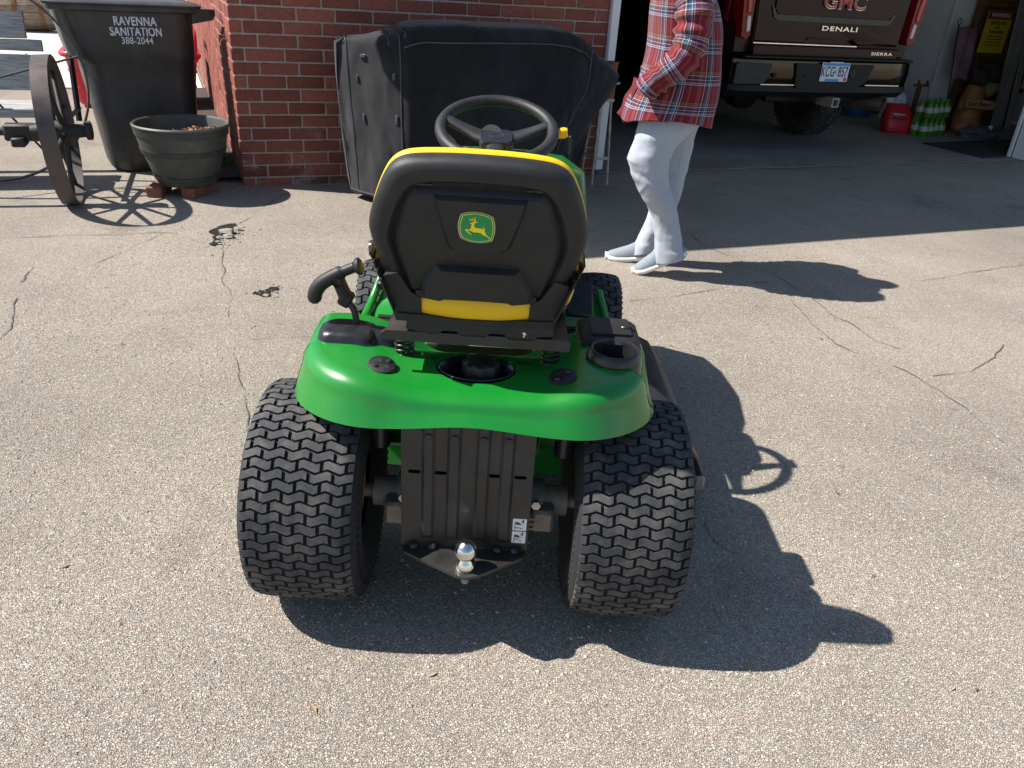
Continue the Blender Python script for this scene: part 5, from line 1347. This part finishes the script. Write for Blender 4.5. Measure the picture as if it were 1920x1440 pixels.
for s in (-1, 1):
    for k in range(4):
        bm = bmesh.new(); x0 = s * (.181 + k * .0085); zz0 = .018 + k * .014
        bx(bm, (0, 0, 0), (.0035, .05, .085), .001)
        bmesh.ops.transform(bm, matrix=ST @ Matrix.Translation((x0, -.002 + k * .012, zz0 + .04)) @ Matrix.Rotation(s * R(17), 4, 'Y'), verts=bm.verts[:]); obj('side_fin', bm, M['black'], seat, 30)
    bm = bmesh.new(); bx(bm, (0, 0, 0), (.03, .06, .10), .006); bmesh.ops.transform(bm, matrix=ST @ Matrix.Translation((s * .165, .045, .05)) @ Matrix.Rotation(s * R(14), 4, 'Y'), verts=bm.verts[:]); obj('side_box', bm, M['ink'], seat, 30)
# seat pan
bm = bmesh.new()
loft(bm, [rrect(-.012, .30, .205, .20, .07, z, 6) if z < .72 else rrect(-.012, .30, .19, .19, .07, z, 6) for z in (.652, .66)], True, True, True); obj('pan', bm, M['black'], seat, 40)
bm = bmesh.new()
loft(bm, [rrect(.0, .30, .183 + a, .20 + a, .07, z, 6) for z, a in ((.662, 0), (.672, .014), (.70, .02), (.725, .012), (.738, -.02))], True, True, True); obj('pan_cushion', bm, M['yellow'], seat, 60)
# pivot plate with stepped hinge tabs
bm = bmesh.new(); prism(bm, [(-.205, .632), (-.195, .640), (.188, .640), (.198, .632), (.194, .614), (-.200, .618)], -.004, .006, lambda u, v, t: Vector((u - .004, t, v))); bx(bm, (-.005, .075, .637), (.385, .15, .005)); obj('pivot_plate', bm, M['black_metal'], seat, 30)
bm = bmesh.new()
prism(bm, [(-.150, .664), (-.152, .646), (-.10, .637), (-.085, .637), (-.075, .646), (-.045, .646), (-.035, .636), (.015, .636), (.025, .646), (.055, .646), (.065, .634), (.115, .634), (.125, .644), (.158, .648), (.158, .664)], -.010, .03, lambda u, v, t: Vector((u - .004, t + .006, v))); obj('hinge_tabs', bm, M['black'], seat, 30)
bm = bmesh.new(); prism(bm, [(0, 0), (.006, .002), (.010, -.004), (.007, -.004), (.006, -.010), (.003, -.010), (.004, -.003)], -.0046, -.0042, lambda u, v, t: Vector((.088 + u, t, .652 + v))); obj('paint_chip', bm, M['sticker'], seat)
# seat height knob on the left flank, pan bolster on the right
bm = bmesh.new(); lathe(bm, [(0, -.025), (.016, -.025), (.018, -.02), (.018, .02), (.016, .025), (0, .025)], 14, 'X'); obj('adjust_knob', bm, M['black_gloss'], seat, 30, loc=(-.225, .12, .775))
# badge: green shield with leaping deer
bd_ = empty('badge', (0, 0, 0), 0, mw); bd_.parent = seat
LS = .068 / 900.0; LC = (765, 690)
def lp(zx, zy, y): return ST @ Vector((-.002 + (zx - LC[0]) * LS, y, .232 - (zy - LC[1]) * LS * 1.10))
def shield(k):
    cs = [(375, 365), (1140, 400), (1140, 1020), (370, 985)]; out = []
    bul = [(0, -95), (65, 0), (0, 95), (-75, 0)]
    for i in range(4):
        a, b = cs[i], cs[(i + 1) % 4]
        for j in range(8):
            t = j / 8; q = 4 * t * (1 - t) * .95
            out.append((LC[0] + (a[0] + (b[0] - a[0]) * t + bul[i][0] * q - LC[0]) * k, LC[1] + (a[1] + (b[1] - a[1]) * t + bul[i][1] * q - LC[1]) * k))
    return out
for k, y0, y1, m, nm in ((1.06, -.0135, -.0165, M['chrome'], 'badge_rim'), (1.03, -.0140, -.0172, M['logo_green'], 'badge_edge'), (.955, -.0150, -.0178, M['logo_yellow'], 'badge_line'), (.915, -.0155, -.0184, M['logo_green'], 'badge_field')):
    bm = bmesh.new(); prism(bm, shield(k), y0, y1, lambda u, v, t: lp(u, v, t)); obj(nm, bm, m, bd_)
deer = [(575, 565), (630, 548), (672, 522), (705, 520), (760, 515), (785, 512), (760, 540), (715, 545), (700, 580), (690, 640), (715, 680), (780, 690), (870, 695), (935, 710), (945, 690), (910, 640), (905, 622), (940, 660), (968, 690), (960, 725), (965, 770), (995, 830), (1000, 860), (1050, 890), (1085, 935), (1112, 988), (1098, 985), (1058, 930), (1010, 897), (960, 880), (905, 855), (860, 815), (790, 805), (700, 810), (620, 785), (560, 762), (512, 766), (537, 800), (592, 845), (630, 885), (610, 887), (545, 837), (490, 787), (458, 752), (480, 738), (590, 735), (605, 690), (620, 620), (632, 582), (600, 578)]
bm = bmesh.new()
for poly in (deer, [(688, 524), (703, 470), (698, 398), (714, 400), (724, 470), (714, 524)], [(704, 494), (640, 484), (568, 494), (572, 478), (640, 464), (704, 470)], [(638, 472), (634, 424), (652, 424), (668, 474)], [(600, 484), (562, 456), (576, 448), (618, 474)]):
    prism(bm, poly, -.0170, -.0190, lambda u, v, t: lp(u, v, t))
obj('deer_emblem', bm, M['logo_yellow'], bd_)

# ---- attachment lift lever in its housing on the left fender
lv = empty('lift_lever', (-.006, 0, 0), 0, mw)
bm = bmesh.new(); rings = []
for z, a, b, cx_, cy_ in ((.600, .066, .052, -.275, .035), (.628, .064, .05, -.275, .035), (.645, .058, .044, -.277, .036), (.652, .045, .034, -.28, .037)):
    rings.append([Vector((p.x, p.y, z + .010 * max(0, (p.x + .25) * 0) )) for p in rrect(cx_, cy_, a, b, .03, z, 6)])
loft(bm, rings, True, True, True)
rings = []
for x, zt_, w_ in ((-.232, .650, .036), (-.205, .648, .038), (-.185, .640, .034), (-.168, .628, .024), (-.155, .612, .012)):
    rings.append([Vector((x, .045 + w_ * math.cos(a), .590 + (zt_ - .590) * max(0, math.sin(a)) ** .6)) for a in [math.pi * k / 12 for k in range(13)]])
loft(bm, rings, False)
obj('housing', bm, M['black_gloss'], lv, 50)
text_obj('moulded_text', 'UP', .010, M['strap'], lv, (-.276, .028, .6525), (0, 0, 0), 0, .0006)
bm = bmesh.new(); tube(bm, spline([(-.262, .05, .62), (-.262, .052, .660), (-.268, .054, .685), (-.285, .057, .705)], 8), .0075, 12); obj('lever_rod', bm, M['black_metal'], lv, 60)
bm = bmesh.new()
HP = [(-.350, .055, .706), (-.346, .056, .720), (-.333, .058, .737), (-.310, .060, .752), (-.284, .062, .766), (-.264, .063, .775)]
tube(bm, spline(HP, 6), [.0155 - (.004 if i > 22 else 0) for i in range(31)], 16)
lump_mesh(bm, (-.350, .055, .705), .0155, 1, 0, 2)
tube(bm, [(-.305, .059, .757), (-.294, .058, .735), (-.284, .057, .710)], [.016, .0145, .015], 10)
obj('hand_grip', bm, M['black'], lv, 50)
bm = bmesh.new(); lathe(bm, [(0, -.006), (.015, -.006), (.019, -.001), (.019, .004), (.014, .008), (0, .009)], 24); obj('release_button', bm, M['black'], lv, 50, loc=(-.256, .063, .777), rot=(0, R(72), 0))
bm = bmesh.new(); lathe(bm, [(0, 0), (.008, 0), (.009, -.002), (.009, -.006)], 16, 'Y'); obj('grip_screw', bm, M['black_gloss'], lv, 40, loc=(-.298, .0445, .745))
bm = bmesh.new(); bx(bm, (-.283, .058, .705), (.028, .024, .036), .005, (0, R(28), 0)); obj('grip_socket', bm, M['black'], lv, 40)

# ---- cup holder and tool tray on the right fender
cu = empty('cup_holder', (0, 0, 0), 0, mw)
CX, CY = .294, .010
bm = bmesh.new(); lathe(bm, [(.061, -.035), (.060, .0), (.056, .022), (.052, .027), (.047, .026), (.045, .02), (.043, -.05), (0, -.055)], 44, 'Z', (CX, CY, .622)); obj('cup_ring', bm, M['black_gloss'], cu, 45)
bm = bmesh.new(); loft(bm, [rrect(CX - .005, CY + .105, .072, .068, .02, .58, 4), rrect(CX - .005, CY + .105, .068, .066, .02, .64, 4), rrect(CX - .005, CY + .105, .058, .058, .018, .648, 4)], True, True, True); obj('tray_body', bm, M['black'], cu, 40)
bm = bmesh.new(); loft(bm, [rrect(CX - .002, CY + .11, .045, .045, .006, .6485, 3), rrect(CX - .002, CY + .11, .045, .045, .006, .654, 3)], True, True, True); obj('tray_lid', bm, M['black'], cu, 40)
bm = bmesh.new(); bx(bm, (CX + .035, CY + .105, .6545), (.028, .018, .008), .003); obj('lid_latch', bm, M['black_gloss'], cu, 40)

# ---- foot boards, mower deck and chute
for s in (-1, 1):
    bm = bmesh.new(); loft(bm, [[Vector((s * .17, y, z)), Vector((s * (w_ - .02), y, z)), Vector((s * w_, y, z - .008)), Vector((s * w_, y, z - .05))] for y, z, w_ in ((.28, .47, .39), (.36, .36, .395), (.45, .315, .40), (.60, .30, .40), (.90, .30, .395), (1.0, .33, .38), (1.04, .38, .36))], False)
    mp('foot_board', bm, M['green'], 50)
    bm = bmesh.new(); bx(bm, (s * .27, .68, .3055), (.19, .46, .008), .003); mp('foot_mat', bm, M['black'], 40)
    for k in range(9):
        bm = bmesh.new(); bx(bm, (s * .27, .48 + k * .05, .311), (.17, .012, .006)); mp('mat_rib', bm, M['black'])
    bm = bmesh.new(); tube(bm, spline([(s * .383, .22, .50), (s * .398, .36, .39), (s * .405, .52, .325), (s * .405, .75, .312), (s * .40, .95, .318), (s * .375, 1.04, .39)], 8), .014, 10); mp('board_edge', bm, M['green'], 60)
bm = bmesh.new(); tube(bm, [(-.17, .92, .40), (-.355, .92, .41)], .012, 10); bx(bm, (-.32, .90, .42), (.09, .05, .03), .006); mp('brake_pedal', bm, M['black'], 40)
bm = bmesh.new(); bx(bm, (.30, .92, .40), (.09, .14, .02), .006, (R(30), 0, 0)); mp('drive_pedal', bm, M['black'], 40)
dk = empty('mower_deck', (0, 0, 0), 0, mw)
bm = bmesh.new()
def deck_ring(z, k):
    pts = []
    for a in range(40):
        t = 2 * math.pi * a / 40; c, s2 = math.cos(t), math.sin(t); n_ = 3.2
        pts.append(Vector((.50 * k * math.copysign(abs(c) ** (2 / n_), c), .66 + .29 * k * math.copysign(abs(s2) ** (2 / n_), s2), z)))
    return pts
loft(bm, [deck_ring(.07, 1.0), deck_ring(.17, 1.0), deck_ring(.20, .96), deck_ring(.21, .7)], True, False, True); obj('deck_shell', bm, M['green'], dk, 45)
bm = bmesh.new()
rings = []
for x, z, y0, y1 in ((.44, .255, .33, .98), (.50, .265, .32, .99), (.56, .24, .32, .98), (.61, .175, .34, .95), (.645, .095, .37, .90), (.655, .075, .38, .89)):
    rings.append([Vector((x, y0 + (y1 - y0) * k / 10, z + .012 * math.sin(k / 10 * math.pi))) for k in range(11)])
loft(bm, rings, False); o = obj('discharge_chute', bm, M['black'], dk, 50); o.modifiers.new('thick', 'SOLIDIFY').thickness = .006
bm = bmesh.new(); tube(bm, [(.50, .32, .27), (.56, .32, .243), (.61, .338, .178), (.645, .368, .098)], .011, 8); tube(bm, [(.53, .36, .268), (.585, .36, .22), (.63, .375, .145), (.652, .395, .085)], .008, 8); obj('chute_rib', bm, M['black_gloss'], dk, 50)
bm = bmesh.new(); bx(bm, (.640, .352, .085), (.03, .012, .05), .006); obj('chute_tip', bm, M['cast'], dk, 40)
for x in (-.46, .46):
    bm = bmesh.new(); lathe(bm, [(0, -.018), (.045, -.018), (.05, -.01), (.05, .01), (.045, .018), (0, .018)], 24, 'X'); obj('gauge_wheel', bm, M['black'], dk, 40, loc=(x * .9, .99, .053))

# ---- hood, dash and steering wheel
hd = empty('hood', (0, 0, 0), 0, mw)
bm = bmesh.new(); rings = []
def hood_ring(y, hw, zt_, zb_):
    return [Vector((-hw, y, zb_)), Vector((-hw * 1.02, y, zb_ + (zt_ - zb_) * .5)), Vector((-hw * .96, y, zt_ - .06)), Vector((-hw * .72, y, zt_ - .012)), Vector((-hw * .3, y, zt_)), Vector((hw * .3, y, zt_)), Vector((hw * .72, y, zt_ - .012)), Vector((hw * .96, y, zt_ - .06)), Vector((hw * 1.02, y, zb_ + (zt_ - zb_) * .5)), Vector((hw, y, zb_))]
loft(bm, [hood_ring(.90, .215, .84, .60), hood_ring(1.0, .262, .835, .56), hood_ring(1.2, .308, .815, .50), hood_ring(1.42, .32, .775, .46), hood_ring(1.55, .31, .73, .46), hood_ring(1.62, .22, .66, .47)], False, True, True)
obj('hood_shell', bm, M['green'], hd, 40)
for s in (-1, 1):
    bm = bmesh.new(); loft(bm, [[Vector((s * w_, y, z)), Vector((s * (w_ + .004), y, z + .05)), Vector((s * w_, y, z + .055))] for y, w_, z in ((1.02, .272, .50), (1.2, .317, .46), (1.42, .329, .43), (1.55, .315, .43))], False); obj('side_stripe', bm, M['yellow_paint'], hd, 50)
    bm = bmesh.new(); bx(bm, (s * .22, 1.3, .38), (.03, .5, .13), .01); obj('side_panel', bm, M['black'], hd, 40)
bm = bmesh.new(); bx(bm, (0, 1.22, .48), (.38, .56, .24), .02); bx(bm, (0, .93, .55), (.30, .14, .40), .02); obj('engine', bm, M['black_metal'], hd, 40)
bm = bmesh.new(); bx(bm, (0, 1.62, .55), (.36, .03, .18), .01); obj('grille', bm, M['black'], hd, 40)
da = empty('dash', (0, 0, 0), 0, mw)
bm = bmesh.new(); loft(bm, [rrect(-.01, .83, .16, .10, .05, .36, 5), rrect(-.01, .83, .17, .11, .05, .6, 5), rrect(-.01, .83, .205, .115, .05, .80, 5), rrect(-.01, .83, .20, .11, .05, .845, 5), rrect(-.01, .835, .18, .09, .05, .862, 5)], True, True, True); obj('console', bm, M['green'], da, 45)
bm = bmesh.new(); loft(bm, [rrect(-.01, .79, .13, .06, .03, .862, 4), rrect(-.01, .79, .12, .055, .03, .885, 4)], True, True, True); obj('dash_panel', bm, M['black'], da, 40)
bm = bmesh.new(); tube(bm, [(-.01, .80, .84), (-.015, .70, .955)], .028, 16); obj('steering_column', bm, M['black'], da, 50)
bm = bmesh.new(); bx(bm, (.205, .76, .925), (.008, .02, .05), .002); lump_mesh(bm, (.195, .73, .945), .001, 1); obj('knob_stem', bm, M['black_gloss'], da, 40)
bm = bmesh.new(); loft(bm, [rrect(0, 0, .010, .010, .004, 0, 3), rrect(0, 0, .011, .0125, .005, .012, 3), rrect(0, 0, .0135, .017, .006, .035, 3), rrect(0, 0, .011, .0145, .006, .045, 3)], True, True, True)
obj('blade_knob', bm, M['yellow_paint'], da, 45, loc=(.150, .735, .955), rot=(0, R(80), 0))
bm = bmesh.new(); bx(bm, (0, 0, 0), (.018, .022, .04), .006, None, 2); obj('throttle_knob', bm, M['orange'], da, 40, loc=(-.128, .70, .928), rot=(R(20), R(-45), 0))
bm = bmesh.new(); lathe(bm, [(0, 0), (.012, 0), (.012, .012), (0, .012)], 16); obj('ignition_switch', bm, M['zinc'], da, 40, loc=(-.09, .77, .886))
sw = empty('steering_wheel', (.000, .70, .964), 0, mw); sw.rotation_euler = (R(21), 0, 0)
SR, sr_ = .153, .0165
bm = bmesh.new(); rings = []
for k in range(72):
    a = 2 * math.pi * k / 72; c = Vector((SR * math.cos(a), SR * math.sin(a), 0)); d = Vector((math.cos(a), math.sin(a), 0))
    rings.append([c + d * (sr_ * math.cos(t)) + Vector((0, 0, sr_ * .95 * math.sin(t))) for t in [2 * math.pi * q / 16 for q in range(16)]])
rings.append(rings[0]); loft(bm, rings); bmesh.ops.remove_doubles(bm, verts=bm.verts[:], dist=.0004); obj('rim', bm, M['black'], sw, 60)
for a in (R(166), R(14), R(-90)):
    bm = bmesh.new(); d = Vector((math.cos(a), math.sin(a), 0)); nrm = Vector((-d.y, d.x, 0)); rings = []
    for t, w_, z, th in ((.025, .030, -.022, .012), (.06, .026, -.020, .013), (.10, .019, -.010, .012), (.135, .017, -.001, .012), (.153, .018, .001, .012)):
        q = Vector((0, -.02, 0)).lerp(Vector((0, 0, 0)), t / .153) + d * t
        rings.append([q + nrm * (w_ * math.cos(u)) + Vector((0, 0, z + th * math.sin(u))) for u in [2 * math.pi * k / 14 for k in range(14)]])
    loft(bm, rings, True, True, True); obj('spoke', bm, M['black'], sw, 60)
bm = bmesh.new(); loft(bm, [rrect(0, -.02, .044, .034, .018, -.04, 5), rrect(0, -.02, .048, .037, .02, -.014, 5), rrect(0, -.02, .043, .032, .018, -.006, 5)], True, True, True); obj('hub_pad', bm, M['black_gloss'], sw, 45)
bm = bmesh.new(); ring = [Vector((.019 * math.cos(t), -.02 + .012 * math.sin(t), -.0055)) for t in [2 * math.pi * k / 24 for k in range(24)]]; tube(bm, ring + [ring[0]], .0011, 6); obj('hub_emblem', bm, M['strap'], sw, 60)

# the body sits a little smaller, higher and further back over the rear axle than its first layout
CAMP = Vector((.110, -1.518, 1.35))
def set_back(o, k):
    o.location = Vector(o.location) * k + CAMP * (1 - k); o.scale = (k, k, k)
for ch in list(mw.children):
    if ch.name.split('.')[0] in ('hood', 'dash', 'steering_wheel'): set_back(ch, .953)
for ch in list(seat.children):
    if ch.name.split('.')[0] in ('pan', 'pan_cushion', 'pivot_plate', 'hinge_tabs', 'paint_chip', 'adjust_knob'): set_back(ch, .955); ch.location.z += .024
# ================================================================== person walking past (cropped above the chest by the picture edge)
pe = empty('person', (.68, 4.02, 0), R(0)); tag(pe, 'person in a red plaid flannel shirt and pale sweatpants walking past', 'person')
# body: one skinned figure under the clothes; x is the walking axis (towards -x), near side is -y
bmv = [((.02, 0, .88), .11), ((.03, 0, 1.05), .105), ((.01, 0, 1.22), .115), ((-.02, 0, 1.32), .06), ((-.05, 0, 1.375), .048), ((-.09, 0, 1.43), .075), ((-.10, 0, 1.49), .08), ((-.085, 0, 1.535), .055),
       ((.01, -.09, .82), .085), ((-.085, -.09, .56), .045), ((.05, -.09, .19), .026), ((.0, -.09, .09), .022),
       ((.03, .09, .82), .085), ((.045, .10, .48), .058), ((-.02, .10, .13), .028), ((-.07, .10, .06), .022),
       ((.02, -.17, 1.27), .052), ((.02, -.20, 1.06), .04), ((-.13, -.17, .95), .03), ((-.18, -.15, .92), .032),
       ((.02, .17, 1.27), .052), ((.0, .20, 1.06), .04), ((-.07, .17, .97), .03), ((-.11, .15, .93), .032)]
ed = [(0, 1), (1, 2), (2, 3), (3, 4), (4, 5), (5, 6), (6, 7), (0, 8), (8, 9), (9, 10), (10, 11), (0, 12), (12, 13), (13, 14), (14, 15), (2, 16), (16, 17), (17, 18), (18, 19), (2, 20), (20, 21), (21, 22), (22, 23)]
me = bpy.data.meshes.new('body'); me.from_pydata([p for p, r in bmv], ed, [])
body = bpy.data.objects.new('body', me); link(body, pe); me.materials.append(M['skin'])
sk = body.modifiers.new('skin', 'SKIN'); sk.use_smooth_shade = True
for v, (p, r) in zip(me.skin_vertices[0].data, bmv): v.radius = (r * .85, r * .85)
me.skin_vertices[0].data[0].use_root = True
body.modifiers.new('sub', 'SUBSURF').levels = 2; body.modifiers['sub'].render_levels = 2
def oval(cx, cy, rx_, ry_, z, n=40, lean=(0, 0), ph=0.0, sq=2.0):
    out = []
    for k in range(n):
        a = 2 * math.pi * k / n + ph; c, s = math.cos(a), math.sin(a)
        x = rx_ * math.copysign(abs(c) ** (2 / sq), c); y = ry_ * math.copysign(abs(s) ** (2 / sq), s)
        out.append(Vector((cx + x, cy + y, z + x * lean[0] + y * lean[1])))
    return out
def wrinkle(rings, amp, fr, seed, vert=1.0):
    out = []
    for j, ring in enumerate(rings):
        c = sum(ring, Vector()) / len(ring); rr_ = []
        for p in ring:
            d = (p - c); d.z = 0
            d = d.normalized() if d.length > 1e-6 else d
            f = amp * (noise.noise((p.x * fr, p.y * fr, p.z * fr * vert + seed)) + .5 * noise.noise((p.x * fr * 2.3 + seed, p.y * fr * 2.3, p.z * fr * 2.3 * vert)))
            rr_.append(p + d * f)
        out.append(rr_)
    return out
def interp(rows, n):
    out = []
    for i in range(len(rows) - 1):
        for k in range(n):
            p0, p1, p2, p3 = [np.array(rows[max(0, min(len(rows) - 1, i + q))], float) for q in (-1, 0, 1, 2)]
            t = k / n; out.append(tuple(.5 * (2 * p1 + (p2 - p0) * t + (2 * p0 - 5 * p1 + 4 * p2 - p3) * t * t + (3 * p1 - p0 - 3 * p2 + p3) * t ** 3)))
    out.append(tuple(rows[-1])); return out
# shirt body: (cx, cy, rx, ry, z)
rows = [(-.02, 0, .220, .222, .760), (-.015, 0, .216, .218, .80), (.005, 0, .20, .205, .90), (.012, 0, .185, .20, 1.0), (.01, 0, .170, .20, 1.10), (-.005, 0, .160, .205, 1.20), (-.02, 0, .145, .205, 1.28), (-.03, 0, .11, .16, 1.345), (-.035, 0, .07, .08, 1.375), (-.04, 0, .06, .065, 1.40)]
rings = [oval(a, b, c, d, z, 56, (-.02, 0), 0, 2.4) for a, b, c, d, z in interp(rows, 5)]
hem = rings[0]
for j in range(8):
    k = (7 - j) / 7
    for i, p in enumerate(rings[j]): p.z += k * (-.022 * math.cos(2 * (2 * math.pi * i / 56)) * .9 + .012 * noise.noise((i * .3, j, 2)))
rings = wrinkle(rings, .013, 6, 3, .6)
bm = bmesh.new(); loft(bm, rings, True, False, False, True); shirt = obj('shirt', bm, M['plaid'], pe, 70)
sm = shirt.modifiers.new('thick', 'SOLIDIFY'); sm.thickness = .004; sm.offset = -1
# open front flap swinging forward
bm = bmesh.new(); rings = []
for j in range(15):
    z = .93 - j * .0142; k = j / 14
    rings.append([Vector((-.188 - .040 * k - .030 * q / 5 * k + .005 * math.sin(j * .8 + q), -.06 + .03 * q * (1 - .2 * k), z + .006 * q * k)) for q in range(6)])
loft(bm, rings, False, False, False, True); o = obj('shirt_flap', bm, M['lining'], pe, 70); o.modifiers.new('thick', 'SOLIDIFY').thickness = .004
# sleeves along the bent arms; far hand and near hand sit in the pockets
def sleeve(path, rads, name, seed):
    bm = bmesh.new(); pts = spline(path, 9); n = len(pts); rings = []
    up = Vector((0, 1, 0))
    for i, p in enumerate(pts):
        d = (pts[min(i + 1, n - 1)] - pts[max(i - 1, 0)]).normalized(); a = d.cross(up).normalized(); b = a.cross(d).normalized()
        t = i / (n - 1) * (len(rads) - 1); k = int(min(t, len(rads) - 2)); r = rads[k] + (rads[k + 1] - rads[k]) * (t - k)
        r *= 1 + .10 * math.sin(i * 1.25 + seed) * (.3 + abs(math.sin(i * .35)))
        rings.append([p + (a * math.cos(u) + b * math.sin(u)) * r * (1 + .10 * noise.noise((math.cos(u) * 2, math.sin(u) * 2, i * .35 + seed))) for u in [2 * math.pi * q / 28 for q in range(28)]])
    loft(bm, rings, True, False, False, True); o = obj(name, bm, M['plaid'], pe, 70)
    s = o.modifiers.new('thick', 'SOLIDIFY'); s.thickness = .004; s.offset = -1
    return o
sleeve([(-.01, -.165, 1.31), (.0, -.205, 1.24), (.0, -.225, 1.13), (-.03, -.235, 1.045), (-.09, -.225, .985), (-.145, -.215, .935), (-.17, -.205, .90)], [.075, .085, .075, .07, .063, .058, .052], 'sleeve', 1)
sleeve([(-.01, .165, 1.31), (.0, .205, 1.24), (.0, .22, 1.12), (-.02, .22, 1.03), (-.07, .20, .98), (-.11, .18, .93)], [.075, .085, .075, .07, .06, .055], 'sleeve', 4)
# sweatpants: two loose legs joined at the seat
def leg(rows, seed, lab='pant_leg'):
    bm = bmesh.new(); R2 = interp(rows, 7); rings = []
    for i, (cx, cy, rx_, ry_, z, lx) in enumerate(R2): rings.append(oval(cx, cy, rx_ * (.97 - .09 * sstep(.85, .65, z)), ry_ * .92, z, 36, (lx, 0), 0, 2.1))
    rings = wrinkle(rings, .009, 7, seed, 1.2)
    for j, ring in enumerate(rings):                       # pull folds running round from the knee and stacking at the hem
        c = sum(ring, Vector()) / len(ring); t = j / (len(rings) - 1)
        for i, p in enumerate(ring):
            a = 2 * math.pi * i / len(ring); d = p - c; d.z = 0; d.normalize()
            f = .009 * max(0, math.sin(j * .45 + 2.6 * math.sin(a * .5 + seed) + seed + 1.5 * noise.noise((j * .2, math.cos(a), seed)))) ** 2 * (.3 + .4 * math.exp(-((t - .5) / .2) ** 2) + .9 * sstep(.82, 1, t))
            ring[i] = p - d * f
    return bm, rings
n1 = [(.0, -.045, .145, .12, .90, 0), (-.005, -.075, .165, .112, .80, .06), (-.045, -.09, .148, .112, .70, .12), (-.082, -.095, .126, .104, .62, .12), (-.095, -.095, .116, .100, .56, .0), (-.070, -.095, .108, .096, .48, -.12), (-.016, -.095, .096, .09, .38, -.15), (.030, -.095, .084, .084, .29, -.12), (.056, -.095, .080, .082, .21, -.02), (.070, -.095, .086, .086, .14, .20), (.084, -.095, .096, .088, .09, .30)]
n2 = [(.01, .05, .145, .13, .90, 0), (.02, .075, .150, .108, .80, 0), (.035, .095, .135, .10, .70, 0), (.045, .10, .112, .092, .60, 0), (.052, .10, .100, .088, .50, 0), (.058, .10, .086, .082, .40, 0), (.050, .10, .078, .078, .30, .05), (.020, .10, .072, .074, .20, .12), (-.01, .10, .070, .07, .12, .22), (-.030, .10, .074, .07, .055, .28)]
pa = empty('sweatpants', (0, 0, 0), 0, pe)
for rw, sd in ((n1, 2), (n2, 6)):
    bm, rings = leg(rw, sd); loft(bm, rings, True, True, False); o = obj('pant_leg', bm, M['sweat'], pa, 75); s = o.modifiers.new('thick', 'SOLIDIFY'); s.thickness = .004; s.offset = -1
# shoes
def shoe(loc, pitch, name):
    e = empty(name, loc, 0, pe); e.rotation_euler = (0, pitch, 0)
    st = [(-.150, .018, .012, .030), (-.140, .032, .006, .048), (-.10, .043, .0, .062), (-.04, .045, .002, .082), (.02, .040, .006, .112), (.07, .038, .006, .124), (.105, .036, .004, .118), (.125, .026, .010, .10)]
    bm = bmesh.new(); loft(bm, [[Vector((x, w_ * math.cos(a), zb + .02 + (zt_ - zb - .02) * max(0, math.sin(a)) ** .8 + (.0 if math.sin(a) >= 0 else -.005))) for a in [2 * math.pi * k / 24 for k in range(24)]] for x, w_, zb, zt_ in st], True, True, True); obj('upper', bm, M['shoe'], e, 60)
    bm = bmesh.new(); loft(bm, [[Vector((x, (w_ + .006) * math.cos(a), zb + .014 + .017 * math.copysign(abs(math.sin(a)) ** .5, math.sin(a)) + (.004 if x > .05 else 0))) for a in [2 * math.pi * k / 24 for k in range(24)]] for x, w_, zb, zt_ in [(-.160, .014, .014, 0)] + st + [(.134, .022, .014, 0)]], True, True, True); obj('sole', bm, M['sole'], e, 60)
    bm = bmesh.new(); ring = [Vector((.065 + .050 * math.cos(a), .034 * math.sin(a), .116 - .012 * math.cos(a))) for a in [2 * math.pi * k / 24 for k in range(24)]]; tube(bm, ring + [ring[0]], .007, 8); obj('collar', bm, M['shoe'], e, 60)
    return e
shoe((.055, -.10, .052), R(-25), 'shoe'); shoe((-.065, .10, .002), R(-3), 'shoe')
# head out of the picture: hair, ears, nose, eyes for its shadow and other views
hh = empty('hair', (0, 0, 0), 0, pe)
bm = bmesh.new(); lump_mesh(bm, (-.07, 0, 1.495), .10, 3, .12, 3, (1.0, .85, 1.0)); obj('hair_cap', bm, M['hair'], hh, 60)
bm = bmesh.new(); lump_mesh(bm, (.0, 0, 1.41), .065, 5, .2, 3, (.7, 1.0, 1.4)); obj('hair_back', bm, M['hair'], hh, 60)
fc = empty('face', (0, 0, 0), 0, pe)
bm = bmesh.new(); lump_mesh(bm, (-.178, 0, 1.45), .02, 1, 0, 2, (1.1, .7, 1.2)); obj('nose', bm, M['skin'], fc, 60)
for s in (-1, 1):
    bm = bmesh.new(); lump_mesh(bm, (-.156, s * .032, 1.48), .011, 1, 0, 2); obj('eye', bm, M['sticker'], fc, 60)
    bm = bmesh.new(); lump_mesh(bm, (-.085, s * .08, 1.46), .024, 1, .1, 2, (.7, .4, 1.2)); obj('ear', bm, M['skin'], fc, 60)
bm = bmesh.new(); bx(bm, (-.166, 0, 1.415), (.012, .045, .010), .004); obj('mouth', bm, M['badge_red'], fc, 60)
